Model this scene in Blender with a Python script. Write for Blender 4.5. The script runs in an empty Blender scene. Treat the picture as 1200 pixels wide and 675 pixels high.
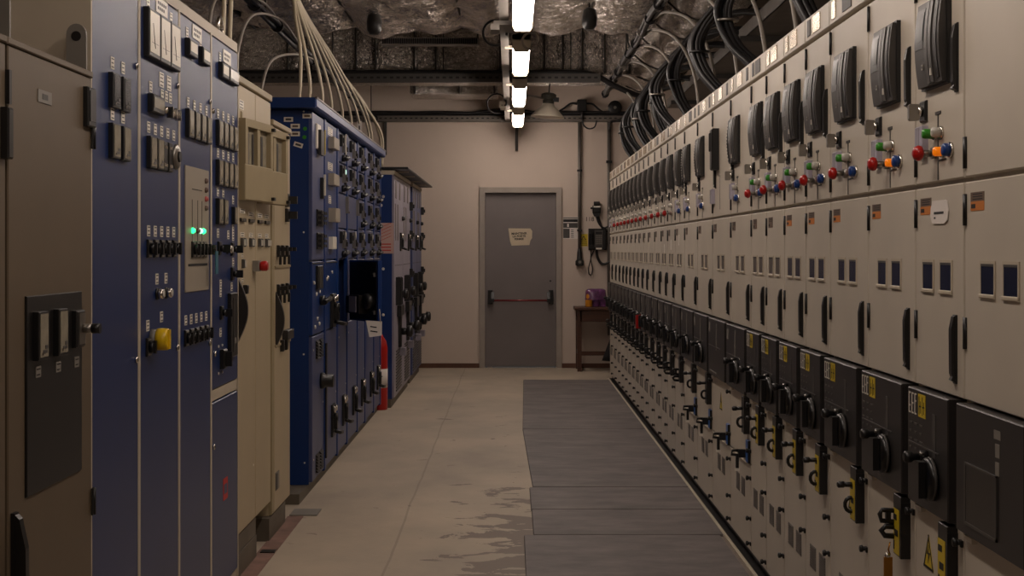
import bpy, math, random
from mathutils import Vector, Matrix, noise
random.seed(7)
PI = math.pi
SC = bpy.context.scene
COL = SC.collection

# ------------------------------------------------------------------ materials
def lin(c):
    c = c / 255.0
    return c / 12.92 if c <= 0.04045 else ((c + 0.055) / 1.055) ** 2.4
def rgb(r, g, b): return (lin(r), lin(g), lin(b), 1.0)

MATS = {}
def mat(name, col, rough=0.5, metal=0.0, var=0.0, vscale=6.0, bump=0.0, bscale=200.0, emit=None, estr=0.0,
        stretch=None, coat=0.0, alpha=1.0, trans=0.0, spec=0.5):
    m = bpy.data.materials.new(name); m.use_nodes = True
    nt = m.node_tree; N = nt.nodes; b = N['Principled BSDF']
    b.inputs['Base Color'].default_value = col
    b.inputs['Roughness'].default_value = rough
    b.inputs['Metallic'].default_value = metal
    b.inputs['Coat Weight'].default_value = coat
    b.inputs['Specular IOR Level'].default_value = spec
    if trans: b.inputs['Transmission Weight'].default_value = trans
    if alpha < 1: b.inputs['Alpha'].default_value = alpha
    if emit:
        b.inputs['Emission Color'].default_value = emit
        b.inputs['Emission Strength'].default_value = estr
    tc = None
    if var or bump:
        tc = N.new('ShaderNodeTexCoord'); mp = N.new('ShaderNodeMapping')
        if stretch: mp.inputs['Scale'].default_value = stretch
        nt.links.new(tc.outputs['Object'], mp.inputs['Vector'])
    if var:
        n = N.new('ShaderNodeTexNoise'); n.inputs['Scale'].default_value = vscale; n.inputs['Detail'].default_value = 5
        nt.links.new(mp.outputs[0], n.inputs['Vector'])
        r = N.new('ShaderNodeValToRGB')
        r.color_ramp.elements[0].position = 0.3; r.color_ramp.elements[1].position = 0.7
        r.color_ramp.elements[0].color = tuple(x * (1 - var) for x in col[:3]) + (1,)
        r.color_ramp.elements[1].color = tuple(min(1, x * (1 + var)) for x in col[:3]) + (1,)
        nt.links.new(n.outputs['Fac'], r.inputs[0]); nt.links.new(r.outputs[0], b.inputs['Base Color'])
    if bump:
        n2 = N.new('ShaderNodeTexNoise'); n2.inputs['Scale'].default_value = bscale; n2.inputs['Detail'].default_value = 4
        nt.links.new(mp.outputs[0], n2.inputs['Vector'])
        bp = N.new('ShaderNodeBump'); bp.inputs['Strength'].default_value = bump; bp.inputs['Distance'].default_value = 0.002
        nt.links.new(n2.outputs['Fac'], bp.inputs['Height']); nt.links.new(bp.outputs[0], b.inputs['Normal'])
    MATS[name] = m
    return m

mat('beige', rgb(196, 186, 170), 0.42, var=0.05, vscale=3.0, bump=0.05, bscale=260)
mat('beige_trim', rgb(190, 178, 158), 0.5, var=0.05)
mat('cream', rgb(178, 162, 132), 0.45, var=0.05, vscale=4)
mat('cream_dark', rgb(156, 141, 110), 0.5, var=0.05)
mat('taupe', rgb(98, 84, 66), 0.5, var=0.05, bump=0.05)
mat('taupe_dark', rgb(76, 65, 50), 0.55, var=0.05)
mat('navy', rgb(25, 45, 92), 0.36, var=0.06, vscale=5, bump=0.15, bscale=320)
mat('blue', rgb(4, 46, 106), 0.38, var=0.08, vscale=4, bump=0.06)
mat('steel_blue', rgb(70, 78, 114), 0.4, var=0.06)
mat('lilac_grey', rgb(142, 136, 148), 0.45, var=0.06)
mat('black', rgb(22, 21, 21), 0.4, bump=0.05)
mat('black_gloss', rgb(12, 12, 13), 0.3)
mat('charcoal', rgb(40, 37, 36), 0.42, bump=0.05)
mat('relay_case', rgb(60, 57, 54), 0.45, bump=0.05)
mat('charcoal_light', rgb(72, 69, 66), 0.38)
mat('dark_grey', rgb(70, 67, 64), 0.5, var=0.1)
mat('grey', rgb(125, 120, 112), 0.5, var=0.06)
mat('mimic_grey', rgb(158, 148, 132), 0.45, var=0.04)
mat('plinth_grey', rgb(96, 88, 76), 0.55, var=0.18, vscale=5)
mat('chrome', rgb(215, 210, 202), 0.18, metal=1.0)
mat('steel', rgb(150, 145, 138), 0.35, metal=0.9, var=0.08)
mat('galv', rgb(112, 106, 100), 0.5, metal=0.5, var=0.15)
mat('white_plate', rgb(225, 218, 205), 0.35)
mat('mirror_plate', rgb(176, 160, 136), 0.27, metal=0.8, var=0.35, vscale=22)
mat('paper', rgb(222, 214, 206), 0.7, var=0.03)
mat('old_paper', rgb(206, 190, 164), 0.75, var=0.06)
mat('ink', rgb(25, 22, 22), 0.6)
mat('orange_sticker', rgb(196, 116, 44), 0.5)
mat('brown_sticker', rgb(104, 84, 70), 0.5)
mat('yellow', rgb(205, 178, 30), 0.45)
mat('yellow_plastic', rgb(222, 182, 14), 0.35)
mat('ir_blue', rgb(30, 33, 52), 0.2)
mat('ir_grey', rgb(92, 84, 78), 0.35)
mat('screen', rgb(20, 26, 25), 0.35, var=0.4, vscale=30)
mat('red_button', rgb(170, 22, 18), 0.3)
mat('green_button', rgb(52, 140, 36), 0.3)
mat('clear_button', rgb(190, 186, 176), 0.25)
mat('blue_button', rgb(22, 58, 122), 0.3)
mat('amber_lamp', rgb(240, 140, 20), 0.3, emit=rgb(255, 120, 5), estr=0.15)
mat('green_lamp', rgb(40, 220, 120), 0.3, emit=rgb(40, 255, 130), estr=1.3)
mat('pale_lamp', rgb(215, 235, 220), 0.3, emit=rgb(190, 255, 220), estr=0.5)
mat('off_lamp', rgb(120, 100, 92), 0.3)
mat('red_lamp', rgb(190, 90, 90), 0.3)
mat('teal_tag', rgb(46, 108, 128), 0.4)
mat('lock_blue', rgb(24, 84, 156), 0.4)
mat('lavender_plate', rgb(178, 172, 186), 0.45)
mat('brass', rgb(170, 120, 52), 0.3, metal=0.9)
mat('meter_face', rgb(196, 184, 158), 0.3)
mat('relay_face', rgb(150, 142, 124), 0.22, var=0.12, vscale=30)
mat('relay_face_dark', rgb(62, 62, 66), 0.2, var=0.2, vscale=30)
mat('extinguisher_red', rgb(170, 24, 18), 0.3)
mat('red_sticker', rgb(190, 42, 34), 0.5)
mat('pink_sign', rgb(206, 170, 160), 0.5)
mat('door_grey', rgb(122, 114, 112), 0.5, var=0.05, vscale=3, bump=0.05)
mat('door_frame', rgb(160, 150, 140), 0.5, var=0.08)
mat('wood', rgb(74, 44, 28), 0.5, var=0.3, vscale=4, stretch=(1, 8, 8))
mat('skirting', rgb(92, 60, 42), 0.6, var=0.2)
mat('purple_film', rgb(150, 92, 150), 0.18, var=0.35, vscale=18, trans=0.6)
mat('juice', rgb(214, 140, 40), 0.2)
mat('cloth', rgb(30, 28, 30), 0.9)
mat('cable_black', rgb(30, 29, 30), 0.42, bump=0.02)
mat('cable_cream', rgb(205, 192, 166), 0.5)
mat('cable_grey', rgb(142, 134, 124), 0.5)
mat('tag_foil', rgb(210, 180, 130), 0.25, metal=0.8, var=0.2, vscale=25)
mat('bar_red', rgb(128, 58, 60), 0.25, metal=0.3)
mat('rod', rgb(52, 48, 44), 0.6, metal=0.4)
mat('lampshade', rgb(206, 196, 178), 0.4, var=0.08)
mat('lamp_body', rgb(60, 58, 50), 0.5)
mat('diffuser', rgb(250, 240, 225), 0.4, emit=(1.0, 0.85, 0.75, 1), estr=9.5)
mat('batten_grey', rgb(190, 180, 160), 0.5)
mat('trench_red', rgb(124, 94, 82), 0.7, var=0.35, vscale=9)

def nodes(name):
    m = bpy.data.materials.new(name); m.use_nodes = True
    MATS[name] = m
    return m.node_tree, m.node_tree.nodes, m.node_tree.nodes['Principled BSDF']

def foil(name, col, sc=7.0, bstr=1.0, rough=0.32):
    nt, N, b = nodes(name); L = nt.links
    b.inputs['Metallic'].default_value = 0.85; b.inputs['Roughness'].default_value = rough
    tc = N.new('ShaderNodeTexCoord')
    v = N.new('ShaderNodeTexVoronoi'); v.feature = 'F1'; v.inputs['Scale'].default_value = sc
    n = N.new('ShaderNodeTexNoise'); n.inputs['Scale'].default_value = sc * 1.7; n.inputs['Detail'].default_value = 6; n.inputs['Distortion'].default_value = 1.2
    mx = N.new('ShaderNodeVectorMath'); mx.operation = 'MULTIPLY_ADD'
    mx.inputs[1].default_value = (0.25, 0.25, 0.25)
    L.new(tc.outputs['Object'], n.inputs['Vector'])
    L.new(n.outputs['Color'], mx.inputs[0]); L.new(tc.outputs['Object'], mx.inputs[2])
    L.new(mx.outputs[0], v.inputs['Vector'])
    ad = N.new('ShaderNodeMath'); ad.operation = 'MULTIPLY_ADD'
    rg = N.new('ShaderNodeTexNoise'); rg.noise_type = 'RIDGED_MULTIFRACTAL'; rg.normalize = False; rg.inputs['Scale'].default_value = sc * 0.55; rg.inputs['Detail'].default_value = 3; rg.inputs['Distortion'].default_value = 0.8
    mpr = N.new('ShaderNodeMapping'); mpr.inputs['Scale'].default_value = (1.5, 0.8, 0.8); L.new(tc.outputs['Object'], mpr.inputs['Vector']); L.new(mpr.outputs[0], rg.inputs['Vector'])
    L.new(rg.outputs['Fac'], ad.inputs[0]); ad.inputs[1].default_value = 0.35; L.new(v.outputs['Distance'], ad.inputs[2])
    bp = N.new('ShaderNodeBump'); bp.inputs['Strength'].default_value = bstr; bp.inputs['Distance'].default_value = 0.05
    L.new(ad.outputs[0], bp.inputs['Height']); L.new(bp.outputs[0], b.inputs['Normal'])
    r = N.new('ShaderNodeValToRGB')
    r.color_ramp.elements[0].color = tuple(x * 0.75 for x in col[:3]) + (1,)
    r.color_ramp.elements[1].color = col
    n3 = N.new('ShaderNodeTexNoise'); n3.inputs['Scale'].default_value = 2.0
    L.new(tc.outputs['Object'], n3.inputs['Vector']); L.new(n3.outputs['Fac'], r.inputs[0]); L.new(r.outputs[0], b.inputs['Base Color'])
foil('foil', rgb(236, 228, 219), 7.0, 0.85, rough=0.22)
foil('foil_fine', rgb(236, 228, 219), 10.0, 0.85, rough=0.22)

def wallmat(name, col, d=0.06):
    nt, N, b = nodes(name); L = nt.links
    b.inputs['Roughness'].default_value = 0.85
    tc = N.new('ShaderNodeTexCoord')
    n = N.new('ShaderNodeTexNoise'); n.inputs['Scale'].default_value = 1.6; n.inputs['Detail'].default_value = 8; n.inputs['Roughness'].default_value = 0.65
    L.new(tc.outputs['Object'], n.inputs['Vector'])
    r = N.new('ShaderNodeValToRGB'); r.color_ramp.elements[0].position = 0.3; r.color_ramp.elements[1].position = 0.7
    r.color_ramp.elements[0].color = tuple(x * (1 - d) for x in col[:3]) + (1,); r.color_ramp.elements[1].color = col
    L.new(n.outputs['Fac'], r.inputs[0]); L.new(r.outputs[0], b.inputs['Base Color'])
    n2 = N.new('ShaderNodeTexNoise'); n2.inputs['Scale'].default_value = 90; n2.inputs['Detail'].default_value = 4
    L.new(tc.outputs['Object'], n2.inputs['Vector'])
    bp = N.new('ShaderNodeBump'); bp.inputs['Strength'].default_value = 0.25; bp.inputs['Distance'].default_value = 0.004
    L.new(n2.outputs['Fac'], bp.inputs['Height']); L.new(bp.outputs[0], b.inputs['Normal'])
wallmat('plaster', rgb(208, 192, 178))
wallmat('plaster_dark', rgb(190, 178, 166))
wallmat('soffit', rgb(150, 140, 130))

def floormat():
    nt, N, b = nodes('concrete'); L = nt.links
    b.inputs['Roughness'].default_value = 0.62; b.inputs['Specular IOR Level'].default_value = 0.35
    g = N.new('ShaderNodeNewGeometry'); sp = N.new('ShaderNodeSeparateXYZ'); L.new(g.outputs['Position'], sp.inputs[0])
    def noi(scale, det, st=(1, 1, 1), rough=0.6, dist=0.0):
        mp = N.new('ShaderNodeMapping'); mp.inputs['Scale'].default_value = st
        L.new(g.outputs['Position'], mp.inputs['Vector'])
        n = N.new('ShaderNodeTexNoise'); n.inputs['Scale'].default_value = scale; n.inputs['Detail'].default_value = det
        n.inputs['Roughness'].default_value = rough; n.inputs['Distortion'].default_value = dist
        L.new(mp.outputs[0], n.inputs['Vector']); return n.outputs['Fac']
    def ma(op, a, b_=None, c=None):
        n = N.new('ShaderNodeMath'); n.operation = op
        for i, x in enumerate((a, b_, c)):
            if x is None: continue
            if isinstance(x, (int, float)): n.inputs[i].default_value = x
            else: L.new(x, n.inputs[i])
        return n.outputs[0]
    def mr(x, a, b_, c, d):
        n = N.new('ShaderNodeMapRange'); n.inputs[1].default_value = a; n.inputs[2].default_value = b_
        n.inputs[3].default_value = c; n.inputs[4].default_value = d; L.new(x, n.inputs[0]); return n.outputs[0]
    base = N.new('ShaderNodeValToRGB'); base.color_ramp.elements[0].position = 0.32; base.color_ramp.elements[1].position = 0.7
    base.color_ramp.elements[0].color = rgb(158, 146, 131); base.color_ramp.elements[1].color = rgb(187, 172, 151)
    L.new(noi(1.3, 9, (1, 0.7, 1)), base.inputs[0])
    # peeled paint beside the mats: X from -0.5 to 0.12, depth 5 to 9.5
    px = mr(sp.outputs['X'], -0.55, 0.1, 0.0, 1.0); py = mr(sp.outputs['Y'], 9.4, 7.0, 0.0, 1.0)
    pm = ma('MULTIPLY', px, py)
    pn = noi(4.2, 7, (1.0, 1.6, 1), 0.62, 0.5)
    peel = ma('GREATER_THAN', ma('ADD', pn, ma('MULTIPLY', pm, 0.27)), 0.68)
    m1 = N.new('ShaderNodeMix'); m1.data_type = 'RGBA'
    L.new(peel, m1.inputs[0]); L.new(base.outputs[0], m1.inputs[6]); m1.inputs[7].default_value = rgb(126, 114, 104)
    # scattered scuffs
    sc = ma('GREATER_THAN', noi(7.5, 3, (1, 1, 1), 0.5), 0.735)
    m2 = N.new('ShaderNodeMix'); m2.data_type = 'RGBA'
    L.new(ma('MULTIPLY', sc, 0.6), m2.inputs[0]); L.new(m1.outputs[2], m2.inputs[6]); m2.inputs[7].default_value = rgb(108, 94, 80)
    # long seam in the screed
    seam = ma('LESS_THAN', ma('ABSOLUTE', ma('ADD', ma('ADD', sp.outputs['X'], 0.56), ma('MULTIPLY', noi(1.2, 2), 0.03))), 0.006)
    m3 = N.new('ShaderNodeMix'); m3.data_type = 'RGBA'
    L.new(ma('MULTIPLY', seam, 0.35), m3.inputs[0]); L.new(m2.outputs[2], m3.inputs[6]); m3.inputs[7].default_value = rgb(110, 98, 84)
    L.new(m3.outputs[2], b.inputs['Base Color'])
    bp = N.new('ShaderNodeBump'); bp.inputs['Strength'].default_value = 0.3; bp.inputs['Distance'].default_value = 0.004
    L.new(noi(45, 5), bp.inputs['Height']); L.new(bp.outputs[0], b.inputs['Normal'])
floormat()

def matmat():
    nt, N, b = nodes('mat_rubber'); L = nt.links
    b.inputs['Roughness'].default_value = 0.6; b.inputs['Specular IOR Level'].default_value = 0.3
    g = N.new('ShaderNodeNewGeometry'); mp = N.new('ShaderNodeMapping'); mp.inputs['Scale'].default_value = (1, 2.2, 1)
    L.new(g.outputs['Position'], mp.inputs['Vector'])
    n = N.new('ShaderNodeTexNoise'); n.inputs['Scale'].default_value = 2.6; n.inputs['Detail'].default_value = 8; n.inputs['Roughness'].default_value = 0.7
    L.new(mp.outputs[0], n.inputs['Vector'])
    r = N.new('ShaderNodeValToRGB'); r.color_ramp.elements[0].position = 0.33; r.color_ramp.elements[1].position = 0.72
    r.color_ramp.elements[0].color = rgb(94, 88, 87); r.color_ramp.elements[1].color = rgb(128, 120, 117)
    L.new(n.outputs['Fac'], r.inputs[0]); L.new(r.outputs[0], b.inputs['Base Color'])
matmat()

# ------------------------------------------------------------------ mesh builder
class MB:
    def __init__(s, m='beige'):
        s.v = []; s.f = []; s.fm = []; s.mats = []; s.sm = []; s.use(m)
    def use(s, m):
        if m not in s.mats: s.mats.append(m)
        s.c = s.mats.index(m); return s
    def face(s, ids, smooth=False): s.f.append(tuple(ids)); s.fm.append(s.c); s.sm.append(smooth)
    def add(s, vs, fs, smooth=False):
        o = len(s.v); s.v += [tuple(p) for p in vs]
        for f in fs: s.face([o + i for i in f], smooth)
        return s
    def box(s, x0, x1, y0, y1, z0, z1):
        return s.add([(x0,y0,z0),(x1,y0,z0),(x1,y1,z0),(x0,y1,z0),(x0,y0,z1),(x1,y0,z1),(x1,y1,z1),(x0,y1,z1)],
                     [(0,3,2,1),(4,5,6,7),(0,1,5,4),(1,2,6,5),(2,3,7,6),(3,0,4,7)])
    def slab(s, x0, x1, y0, y1, z0, z1, b=0.004):
        """box whose front (y0) edge is chamfered"""
        ym = y0 + b
        vs = [(x0+b,y0,z0+b),(x1-b,y0,z0+b),(x1-b,y0,z1-b),(x0+b,y0,z1-b),
              (x0,ym,z0),(x1,ym,z0),(x1,ym,z1),(x0,ym,z1),(x0,y1,z0),(x1,y1,z0),(x1,y1,z1),(x0,y1,z1)]
        fs = [(0,1,2,3),(4,5,1,0),(5,6,2,1),(6,7,3,2),(7,4,0,3),(8,9,5,4),(9,10,6,5),(10,11,7,6),(11,8,4,7),(11,10,9,8)]
        return s.add(vs, fs)
    def cyl(s, c, axis, r, h, seg=16, r2=None, caps=True):
        """from c along axis ('x','y','z', sign by h)"""
        r2 = r if r2 is None else r2
        a = {'x': 0, 'y': 1, 'z': 2}[axis]; u, w = [(1, 2), (2, 0), (0, 1)][a]
        vs = []
        for k, rr, hh in ((0, r, 0), (1, r2, h)):
            for i in range(seg):
                t = 2 * PI * i / seg; p = [0, 0, 0]
                p[a] = c[a] + hh; p[u] = c[u] + rr * math.cos(t); p[w] = c[w] + rr * math.sin(t); vs.append(p)
        o = len(s.v); s.v += [tuple(p) for p in vs]
        fl = h < 0
        for i in range(seg):
            j = (i + 1) % seg; q = (o+i, o+j, o+seg+j, o+seg+i)
            s.face(q[::-1] if fl else q, True)
        if caps:
            b = [o + i for i in range(seg)]; t = [o + seg + i for i in range(seg)]
            s.face(b if fl else b[::-1]); s.face(t[::-1] if fl else t)
        return s
    def lathe(s, prof, c, axis='z', seg=20):
        a = {'x': 0, 'y': 1, 'z': 2}[axis]; u, w = [(1, 2), (2, 0), (0, 1)][a]
        o = len(s.v); n = len(prof)
        for r, h in prof:
            for i in range(seg):
                t = 2 * PI * i / seg; p = [0, 0, 0]
                p[a] = c[a] + h; p[u] = c[u] + r * math.cos(t); p[w] = c[w] + r * math.sin(t); s.v.append(tuple(p))
        for k in range(n - 1):
            for i in range(seg):
                j = (i + 1) % seg
                s.face((o+k*seg+i, o+k*seg+j, o+(k+1)*seg+j, o+(k+1)*seg+i), True)
        s.face([o + i for i in range(seg)][::-1]); s.face([o + (n-1)*seg + i for i in range(seg)])
        return s
    def prism(s, poly, plane, a, b, smooth=False):
        """polygon in 'xz' (extruded in y), 'yz' (in x) or 'xy' (in z)"""
        def mk(p, q, t): return {'xz': (p, t, q), 'yz': (t, p, q), 'xy': (p, q, t)}[plane]
        n = len(poly); o = len(s.v)
        s.v += [mk(p, q, a) for p, q in poly] + [mk(p, q, b) for p, q in poly]
        s.face([o + i for i in range(n)]); s.face([o + n + i for i in range(n)][::-1])
        for i in range(n):
            j = (i + 1) % n; s.face((o+j, o+i, o+n+i, o+n+j), smooth)
        return s
    def tube(s, pts, r, seg=8, caps=True):
        pts = [Vector(p) for p in pts]; o = len(s.v); n = len(pts); up = None
        for i, p in enumerate(pts):
            t = (pts[min(i+1, n-1)] - pts[max(i-1, 0)]).normalized()
            if up is None: up = t.orthogonal().normalized()
            up = (up - t * up.dot(t)).normalized(); sd = t.cross(up)
            for k in range(seg):
                a = 2 * PI * k / seg; s.v.append(tuple(p + up * (r * math.cos(a)) + sd * (r * math.sin(a))))
        for i in range(n - 1):
            for k in range(seg):
                j = (k + 1) % seg
                s.face((o+i*seg+k, o+i*seg+j, o+(i+1)*seg+j, o+(i+1)*seg+k), True)
        if caps:
            s.face([o + k for k in range(seg)][::-1]); s.face([o + (n-1)*seg + k for k in range(seg)])
        return s
    def mesh(s, name):
        me = bpy.data.meshes.new(name); me.from_pydata(s.v, [], s.f)
        for m in s.mats: me.materials.append(MATS[m])
        me.polygons.foreach_set('material_index', s.fm)
        me.polygons.foreach_set('use_smooth', s.sm)
        me.update()
        import bmesh
        bm = bmesh.new(); bm.from_mesh(me); bmesh.ops.recalc_face_normals(bm, faces=bm.faces); bm.to_mesh(me); bm.free()
        return me

def spline(pts, n=8):
    """Catmull-Rom through the points"""
    P = [Vector(p) for p in pts]; P = [2*P[0]-P[1]] + P + [2*P[-1]-P[-2]]; out = []
    for i in range(1, len(P) - 2):
        for k in range(n):
            t = k / n; a, b, c, d = P[i-1], P[i], P[i+1], P[i+2]
            out.append(0.5 * (2*b + (c-a)*t + (2*a-5*b+4*c-d)*t*t + (3*b-a-3*c+d)*t**3))
    out.append(P[-2]); return out

# ------------------------------------------------------------------ objects
def tag(o, label=None, cat=None, group=None, kind=None):
    if label: o['label'] = label
    if cat: o['category'] = cat
    if group: o['group'] = group
    if kind: o['kind'] = kind
    return o
def link(name, me, parent=None, loc=(0, 0, 0), rot=(0, 0, 0)):
    o = bpy.data.objects.new(name, me); COL.objects.link(o)
    o.location = loc; o.rotation_euler = rot
    if parent is not None: o.parent = parent
    return o
def obj(name, mb, parent=None, loc=(0, 0, 0), rot=(0, 0, 0), label=None):
    o = link(name, mb.mesh(name), parent, loc, rot)
    if label: o['label'] = label
    return o
def thing(name, label, cat, loc=(0, 0, 0), rz=0, group=None):
    o = link(name, None, None, loc, (0, 0, rz)); o.empty_display_size = 0.1
    return tag(o, label, cat, group)
def solo(name, mb, label, cat, group=None, loc=(0, 0, 0), rot=(0, 0, 0)):
    return tag(obj(name, mb, None, loc, rot), label, cat, group)
def struct(name, mb, parent=None, label=None):
    o = obj(name, mb, parent)
    if parent is None: o['kind'] = 'structure'
    if label: o['label'] = label
    return o
LIB = {}
def fix(name, key, fn, parent, loc, rot=(0, 0, 0), label=None):
    """a repeated fitting: its mesh is built once and shared"""
    if key not in LIB: LIB[key] = fn().mesh(name)
    o = link(name, LIB[key], parent, loc, rot)
    if label: o['label'] = label
    return o
def text_mesh(body, size, m, ext=0.0008, bold=0.0):
    c = bpy.data.curves.new('txt', 'FONT'); c.body = body; c.size = size; c.extrude = ext; c.align_x = 'CENTER'; c.align_y = 'CENTER'
    c.offset = bold; c.resolution_u = 3
    t = bpy.data.objects.new('txt', c); COL.objects.link(t)
    dg = bpy.context.evaluated_depsgraph_get()
    me = bpy.data.meshes.new_from_object(t.evaluated_get(dg)); me.materials.clear(); me.materials.append(MATS[m])
    bpy.data.objects.remove(t); bpy.data.curves.remove(c)
    return me

# ------------------------------------------------------------------ camera
cam = bpy.data.cameras.new('camera'); camo = bpy.data.objects.new('camera', cam); COL.objects.link(camo)
camo.location = (0, 0, 1.45); camo.rotation_euler = (PI/2, 0, 0)
cam.sensor_width = 36; cam.lens = 48; cam.shift_y = -45.5/1200; cam.clip_start = 0.05
SC.camera = camo
# ------------------------------------------------------------------ fittings (front faces -y, x right, z up)
def f_box(x, d, z, m, b=0.003): return lambda: MB(m).slab(-x/2, x/2, -d, 0, -z/2, z/2, min(b, x/3, z/3, d*0.8))
def f_hinge():
    m = MB('black'); m.box(-.012, .004, -.004, 0, -.038, .038); m.cyl((.004, -.003, -.038), 'z', .0055, .076, 10); return m
def f_lever():      # long swing handle: back plate and tapered grip with hooked ends
    m = MB('black'); m.box(-.012, .012, -.004, 0, -.085, .085)
    m.prism([(-.004, -.082), (-.015, -.076), (-.011, -.068), (-.014, -.06), (-.015, .05), (-.009, .08), (-.004, .084)], 'yz', -.010, .010)
    return m
def relay_prof(z, h=.218): return -(.022 + .010 * math.sin(PI * min(1, max(0, z / h))))
def curved(m, x0, x1, z0, z1, off, back=None, n=9):
    pts = [(relay_prof(z0 + (z1-z0)*k/n) - off, z0 + (z1-z0)*k/n) for k in range(n+1)]
    bk = (lambda z: 0.0) if back is None else (lambda z: relay_prof(z) + back)
    bot = [(bk(z1), z1), (bk(z0), z0)]
    return m.prism(pts + bot, 'yz', x0, x1)
def f_relay_body():
    m = MB('relay_case'); curved(m, -.1, .1, 0, .218, 0); m.use('black').box(-.106, .106, -.012, 0, -.006, .224); return m
def f_relay_screen():
    m = MB('black_gloss'); curved(m, -.096, -.022, .098, .202, .0015, .006)
    m.use('screen'); curved(m, -.058, -.026, .118, .192, .0025, .004); return m
def f_relay_ridge(): m = MB('charcoal_light'); curved(m, -.012, .012, .004, .214, .004, .006); return m
def f_relay_strip(): m = MB('black'); curved(m, -.012, .012, .01, .208, .002, .006); return m
def f_relay_led(): return MB('white_plate').box(-.003, .003, -.004, 0, -.009, .009)
def f_relay_logo():
    m = MB('grey').box(-.008, .008, -.002, 0, -.007, .007); m.use('charcoal').box(-.004, .004, -.0026, -.002, -.003, .003); return m
def f_text_strip():
    m = MB('black')
    curved(m, -.013, .013, .006, .212, .003, .006); m.use('white_plate')
    for k in range(11):
        z = .02 + k * .0165; y = relay_prof(z) - .0045
        m.box(-.007, .006 - (k % 3) * .003, y, y + .003, z, z + .006)
    return m
def relay(par, x, z, texty=False, w=1.0):
    r = fix('protection_relay', 'relay', f_relay_body, par, (x, 0, z)); r.scale = (w, 1, 1)
    fix('display', 'relay_scr', f_relay_screen, r, (0, 0, 0))
    fix('cover_strip', 'relay_rd', f_relay_ridge, r, (.004, 0, 0)); fix('cover_strip', 'relay_rd', f_relay_ridge, r, (.034, 0, 0))
    if texty: fix('label_strip', 'relay_tx', f_text_strip, r, (-.084, 0, 0))
    fix('side_strip', 'relay_st', f_relay_strip, r, (.072, 0, 0))
    fix('indicator', 'relay_led', f_relay_led, r, (.036, relay_prof(.03) - .003, .03))
    fix('badge', 'relay_logo', f_relay_logo, r, (-.04, relay_prof(.05), .05))
    return r
def f_keyplate():
    m = MB('black').slab(-.026, .026, -.008, 0, -.028, .028); m.use('chrome').cyl((0, -.008, 0), 'y', .014, -.012, 16)
    return m
def f_key():
    m = MB('steel'); m.box(-.003, .003, -.022, -.006, -.006, .006)
    m.prism([(-.018, -.024), (-.040, -.025), (-.044, -.02), (-.044, .016), (-.040, .02), (-.018, .019), (-.015, .012), (-.015, -.012)], 'yz', -.008, .008)
    return m
def f_button(colr, r=.0145, d=.026):
    def g():
        m = MB('chrome').cyl((0, 0, 0), 'y', r + .003, -.007, 18); m.use(colr).lathe([(r, 0), (r, -d*.75), (r*.86, -d*.95), (r*.4, -d)], (0, -.006, 0), 'y', 18); return m
    return g
def f_mushroom():
    m = MB('steel').cyl((0, 0, 0), 'y', .015, -.012, 16); m.cyl((0, -.012, 0), 'y', .009, -.026, 12)
    m.use('red_button').lathe([(.011, 0), (.019, -.004), (.0205, -.012), (.016, -.022), (.007, -.026)], (0, -.034, 0), 'y', 20)
    return m
def f_mimic():
    m = MB('dark_grey'); m.box(-.003, .003, -.002, 0, -.09, .085); m.box(-.022, .022, -.0022, 0, .078, .086)
    m.box(.0, .03, -.002, 0, .012, .016); m.box(0, .066, -.002, 0, -.042, -.038); return m
def f_lav():
    m = MB('lavender_plate').slab(-.028, .028, -.02, 0, -.04, .04, .004)
    m.use('grey')
    for k in (-1, 0, 1): m.box(k*.014-.001, k*.014+.001, -.0208, -.0195, -.036, .036)
    return m
def f_sticker(top, bot):
    def g():
        m = MB(top).box(-.046, .046, -.0012, 0, 0.0, .022); m.use(bot).box(-.046, .046, -.0012, 0, -.022, 0)
        m.use('ink')
        for k in range(3): m.box(-.03, .036, -.0018, -.0011, .004 + k*.006, .0062 + k*.006)
        m.box(-.04, -.012, -.0018, -.0011, -.016, -.006)
        return m
    return g
def f_window(m_):
    def g():
        m = MB('beige_trim'); a, b, t = .05, .042, .007
        m.box(-a, -a+t, -.003, 0, -b, b); m.box(a-t, a, -.003, 0, -b, b); m.box(-a+t, a-t, -.003, 0, b-t, b); m.slab(-a, a, -.006, 0, -b-.003, -b+t, .002)
        m.use('dark_grey').box(-a+t, a-t, -.003, 0, b-t-.006, b-t)
        return m
    return g
def f_pane(m_): return lambda: MB(m_).box(-.043, .043, -.002, 0, -.035, .035)
def f_vent():
    m = MB('grey').box(-.047, .047, -.0015, 0, -.042, .042); m.use('ir_grey')
    for k in range(9): m.box(-.042, .042, -.0035, -.001, -.037 + k*.009, -.0335 + k*.009)
    return m
def f_bolt():
    m = MB('black').cyl((0, 0, 0), 'y', .007, -.012, 10); m.lathe([(.006, 0), (.011, -.003), (.011, -.011), (.006, -.013)], (0, -.01, 0), 'y', 12)
    m.box(.004, .014, -.006, 0, -.01, .006); return m
def f_disc():
    m = MB('black_gloss').lathe([(.05, 0), (.055, -.004), (.055, -.018), (.044, -.024), (.012, -.026)], (0, 0, 0), 'y', 28)
    m.use('charcoal_light').lathe([(.0552, -.0055), (.0562, -.007), (.0562, -.011), (.0552, -.0125)], (0, 0, 0), 'y', 28)
    m.use('black'); m.box(-.016, .016, -.042, -.02, -.046, .046)
    return m
def f_grip():
    m = MB('black').cyl((0, 0, 0), 'y', .019, -.024, 14); m.lathe([(.011, 0), (.012, -.022), (.019, -.03), (.019, -.046), (.012, -.052)], (0, -.02, 0), 'y', 16)
    m.use('steel').cyl((.016, -.012, .012), 'y', .005, -.016, 10); return m
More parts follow.
